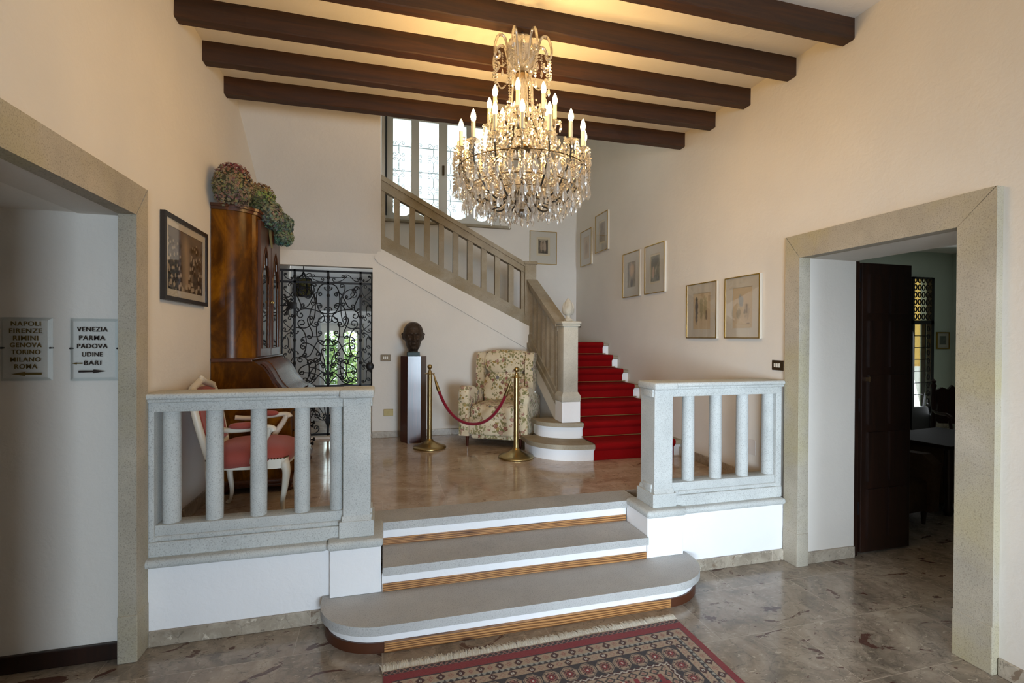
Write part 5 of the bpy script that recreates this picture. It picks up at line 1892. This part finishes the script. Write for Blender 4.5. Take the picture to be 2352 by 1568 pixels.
def gul(a, b, pal=0):
    """a, b in -1..1 inside one box"""
    r8 = max(abs(a), abs(b), (abs(a) + abs(b)) * .72)
    if max(abs(a), abs(b)) > .93:
        return nv
    if r8 > .86:
        return cr_ if r8 < .93 else nv
    if r8 > .80:
        return nv
    q = (abs(a * 3.2) % 1 > .5) != (abs(b * 3.2) % 1 > .5)
    if r8 < .28:
        return wh if r8 < .12 else rd
    if r8 < .62:
        return pk if q else dkr
    return cr_ if not (abs(abs(a) - abs(b)) < .12) else nv


def rugc(s, v):
    u = min(s, RW - s)
    if v < .034 and u > 0.002:
        k = (s / .030) % 1 * 2 - 1
        b = (v / .034) * 2 - 1
        if abs(abs(k) - abs(b)) < .22:
            return pk
        return nv if abs(b) < .85 else srgb('#3a333a')
    if v < .082 or u < .040:
        return rd
    d = min(v - .082, u - .040)
    tt = s if v - .082 < u - .040 else v
    if d < .004:
        return nv
    if d < .058:
        p = ((tt - RW / 2) / .098) % 1
        b = (d - .031) / .027
        if abs(b) > .9:
            return nv
        k = p * 4 - 1 if p < .5 else (p - .5) * 4 - 1
        if p < .5:
            e = abs(k) + abs(b)
            if max(abs(k) * 1.1, abs(b) * .9) < .26:
                return dkr if max(abs(k) * 1.2, abs(b)) < .12 else wh
            return dkr if e < 1.0 else cr_
        e = abs(k) + abs(b)
        return pk if .55 < e < .72 or e < .16 else (rd if .30 < e < .40 else cr_)
    if d < .076:
        z = (tt / .03) % 1
        h = (d - .058) / .018
        return tl if h < abs(z * 2 - 1) else nv
    if d < .124:
        p = ((tt - RW / 2 + .05) / .098) % 1
        b = (d - .10) / .023
        if abs(b) > .9:
            return nv
        if p < .5:
            k = p * 4 - 1
            if max(abs(k), abs(b)) < .3:
                return wh if max(abs(k), abs(b)) > .14 else dkr
            return dkr if abs(k) + abs(b) < 1 else cr_
        k = (p - .5) * 4 - 1
        e = abs(k) + abs(b)
        return pk if .5 < e < .7 else cr_
    if d < .130:
        return nv
    if d < .228:
        n = round((RW - .34) / .098)
        pd = (RW - .34) / n
        along = (s - .17) if v - .082 < u - .040 else (v - .212)
        k = (along / pd) % 1 * 2 - 1
        return gul(k, (d - .179) / .049)
    if d < .252:
        z = (tt / .036) % 1
        h = (d - .228) / .024
        return wh if abs(h - abs(z * 2 - 1) * .5 - .25) < .16 else dkr
    if d < .30:
        p = (tt / .06) % 1 * 2 - 1
        b = (d - .276) / .024
        return nv if abs(abs(p) + abs(b) - .8) < .2 else (pk if abs(p) + abs(b) < .4 else cr_)
    k = (s / .13) % 1 * 2 - 1
    b = (v / .11) % 1 * 2 - 1
    return gul(k, b) if (abs(k) < .8 and abs(b) < .8) else rd


def rug_grid(v0, v1, step, m, cols):
    nx, ny = int(RW / step), max(1, int((v1 - v0) / step))
    o = len(m.v)
    vs, fs = [], []
    for j in range(ny + 1):
        v = v0 + (v1 - v0) * j / ny
        for i in range(nx + 1):
            s = RW * i / nx
            h = .011 + .003 * math.exp(-((v - .03) / .05) ** 2) * max(0, math.sin(s * 9 + 1) * math.sin(s * 4.3)) + .0012 * vr(s * 60, v * 60)
            if i in (0, nx) or (j == 0 and v0 == 0):
                h = .002
            vs.append((s - RW / 2, .525 - v, h))
            c = rugc(s, v)
            w = .18 + .5 * vr.f(s * 5 + 2, v * 6)
            cols.append(mixt(tuple(q * .85 for q in c), srgb('#8a7868'), .16 * w))
    for j in range(ny):
        for i in range(nx):
            a = j * (nx + 1) + i
            fs.append((a, a + nx + 1, a + nx + 2, a + 1))
    m.add(vs, fs)


m, cols = MB(), []
rug_grid(0, .62, .0036, m, cols)
rug_grid(.62, RL, .012, m, cols)
o = m.build('pile', M['rug'], rug, True)
at = o.data.color_attributes.new('pattern', 'FLOAT_COLOR', 'POINT')
at.data.foreach_set('color', [x for c in cols for x in (*c, 1)])
m = MB()
rnd = random.Random(5)
for k in range(700):
    s = -RW / 2 + RW * (k + rnd.random()) / 700
    L = rnd.uniform(.042, .075)
    dx = rnd.uniform(-.022, .022)
    m.tube([(s, .522, .006), (s + dx * .4, .525 + L * .5, .010 + rnd.random() * .006), (s + dx, .525 + L, .004)], [.0040, .0044, .0020], 4)
m.build('fringe', M['fringe'], rug, True)

# =================================================================== WINDOW GRILLE AND GARDEN
gr = thing('window_grille', 'pale iron scroll grille outside the stair window', 'grille', (.87, 7.50, 3.36))
m = MB()
for x in (.10, .50, .87, 1.24, 1.66):
    m.box(x - .006 - .87, x + .006 - .87, -.006, .006, 0, 1.2)
for z in (.02, .42, .82, 1.19):
    m.box(.10 - .87, 1.66 - .87, -.006, .006, z - .006, z + .006)
m.build('bars', M['greyiron'], gr)
m = MB()
for i in range(6):
    for j in range(5):
        x, z = .22 + i * .26 - .87, .10 + j * .24
        for pp in (scroll((x - .06, z), (x - .06, z + .18), 'C', 1.1), scroll((x + .06, z), (x + .06, z + .18), 'C', 1.1, True)):
            m.tube([(q.real, 0, q.imag) for q in pp], .0045, 5)
m.build('scrolls', M['greyiron'], gr, True)


def bush(label, c, r, n, seed):
    rn = random.Random(seed)
    m, cols = MB(), []
    for k in range(n):
        d = Vector((rn.gauss(0, 1), rn.gauss(0, 1), rn.gauss(0, 1))).normalized() * rn.uniform(.4, 1)
        p = Vector((d.x * r[0], d.y * r[1], d.z * r[2]))
        e = Vector((rn.gauss(0, 1), rn.gauss(0, 1), rn.gauss(0, 1))).normalized()
        f = e.orthogonal().normalized()
        s = rn.uniform(.03, .06)
        m.add([p, p + e * s + f * s * .45, p + e * s * 2, p + e * s - f * s * .45], [(0, 1, 2, 3)])
        g = rn.random()
        cols += [mixt(srgb('#3f6b2c'), srgb('#b8cf7a'), g)] * 4
    t = thing('garden_shrub', label, 'shrub', c)
    o = m.build('foliage', M['leaf'], t)
    at = o.data.color_attributes.new('pattern', 'FLOAT_COLOR', 'POINT')
    at.data.foreach_set('color', [x for c_ in cols for x in (*c_, 1)])
    MB().tube([(0, 0, -r[2] - .1), (.02, 0, 0), (.05, .02, r[2] * .5)], [.03, .02, .008], 6).build('trunk', flat('bark', srgb('#4a3a2a'), .9), t, True)
    return t


bush('leafy green shrub outside the arched garden window behind the gate', (-.85, 9.9, 1.0), (.55, .4, .9), 2600, 3)

# =================================================================== THE NEXT ROOM
DW = M['darkdoor']
tb = thing('side_table', 'dark carved table in the shadow of the next room, by the doorway', 'table', (5.60, 3.66, 0), math.radians(8))
MB().box(-.55, .55, -.32, .32, .63, .665, .008).build('table_top', M['dullwood'], tb)
MB().box(-.50, .50, -.28, .28, .10, .63, .01).build('carved_body', M['sofa'], tb)
for x in (-.48, .48):
    for y in (-.27, .27):
        MB().lathe([(.03, 0), (.045, .05), (.03, .10), (.04, .3), (.035, .63)], (x, y, 0), 12).build('leg', DW, tb, True)
cc = thing('carved_chair', 'dark carved high-backed wooden chair against the far pale wall', 'chair', (7.22, 4.50, 0), math.radians(-25))
MB().box(-.24, .24, -.22, .22, .42, .47, .012).build('seat', M['sofa'], cc)
for x in (-.21, .21):
    for y in (-.19, .19):
        MB().lathe([(.02, 0), (.03, .06), (.018, .12), (.028, .25), (.02, .42)], (x, y, 0), 10).build('leg', M['mahog'], cc, True)
    MB().lathe([(.022, .44), (.03, .55), (.02, .7), (.03, .85), (.022, 1.0), (.034, 1.05), (.02, 1.08), (.03, 1.11), (.001, 1.14)], (x, .2, 0), 12).build('back_post', M['mahog'], cc, True)
m = MB()
pk_ = [(-.2, .60), (-.16, .55), (.16, .55), (.2, .60), (.17, .78), (.2, .98), (.12, 1.03), (.05, 1.0), (0, 1.06), (-.05, 1.0), (-.12, 1.03), (-.2, .98), (-.17, .78)]
m.prism(pk_, 'y', .18, .215, bev=.008)
m.build('carved_back', M['mahog'], cc)
for s in (-1, 1):
    MB().tube(spline([(s * .21, .2, .72), (s * .25, .05, .70), (s * .26, -.12, .71), (s * .25, -.2, .68)], 5), .022, 8).tube([(s * .25, -.16, .68), (s * .23, -.18, .45)], .018, 8).build('arm', M['mahog'], cc, True)
sf = thing('upholstered_armchair', 'brown patterned armchair half hidden behind the open dark door', 'armchair', (4.38, 3.50, 0), math.radians(5))
MB().box(-.36, .36, -.34, .34, .12, .40, .04, seg=3).build('seat', M['sofa'], sf, 40)
MB().box(-.36, .36, .24, .40, .12, .78, .05, seg=3).build('backrest', M['sofa'], sf, 40)
for s in (-1, 1):
    MB().prism([(-.36, .12), (-.38, .55), (-.3, .63), (.2, .6), (.36, .6), (.36, .12)], 'x', s * .28, s * .40, bev=.04, seg=3).build('arm', M['sofa'], sf, 40)
    for y in (-.3, .32):
        MB().lathe([(.015, 0), (.025, .13)], (s * .3, y, 0), 10).build('leg', DW, sf, True)
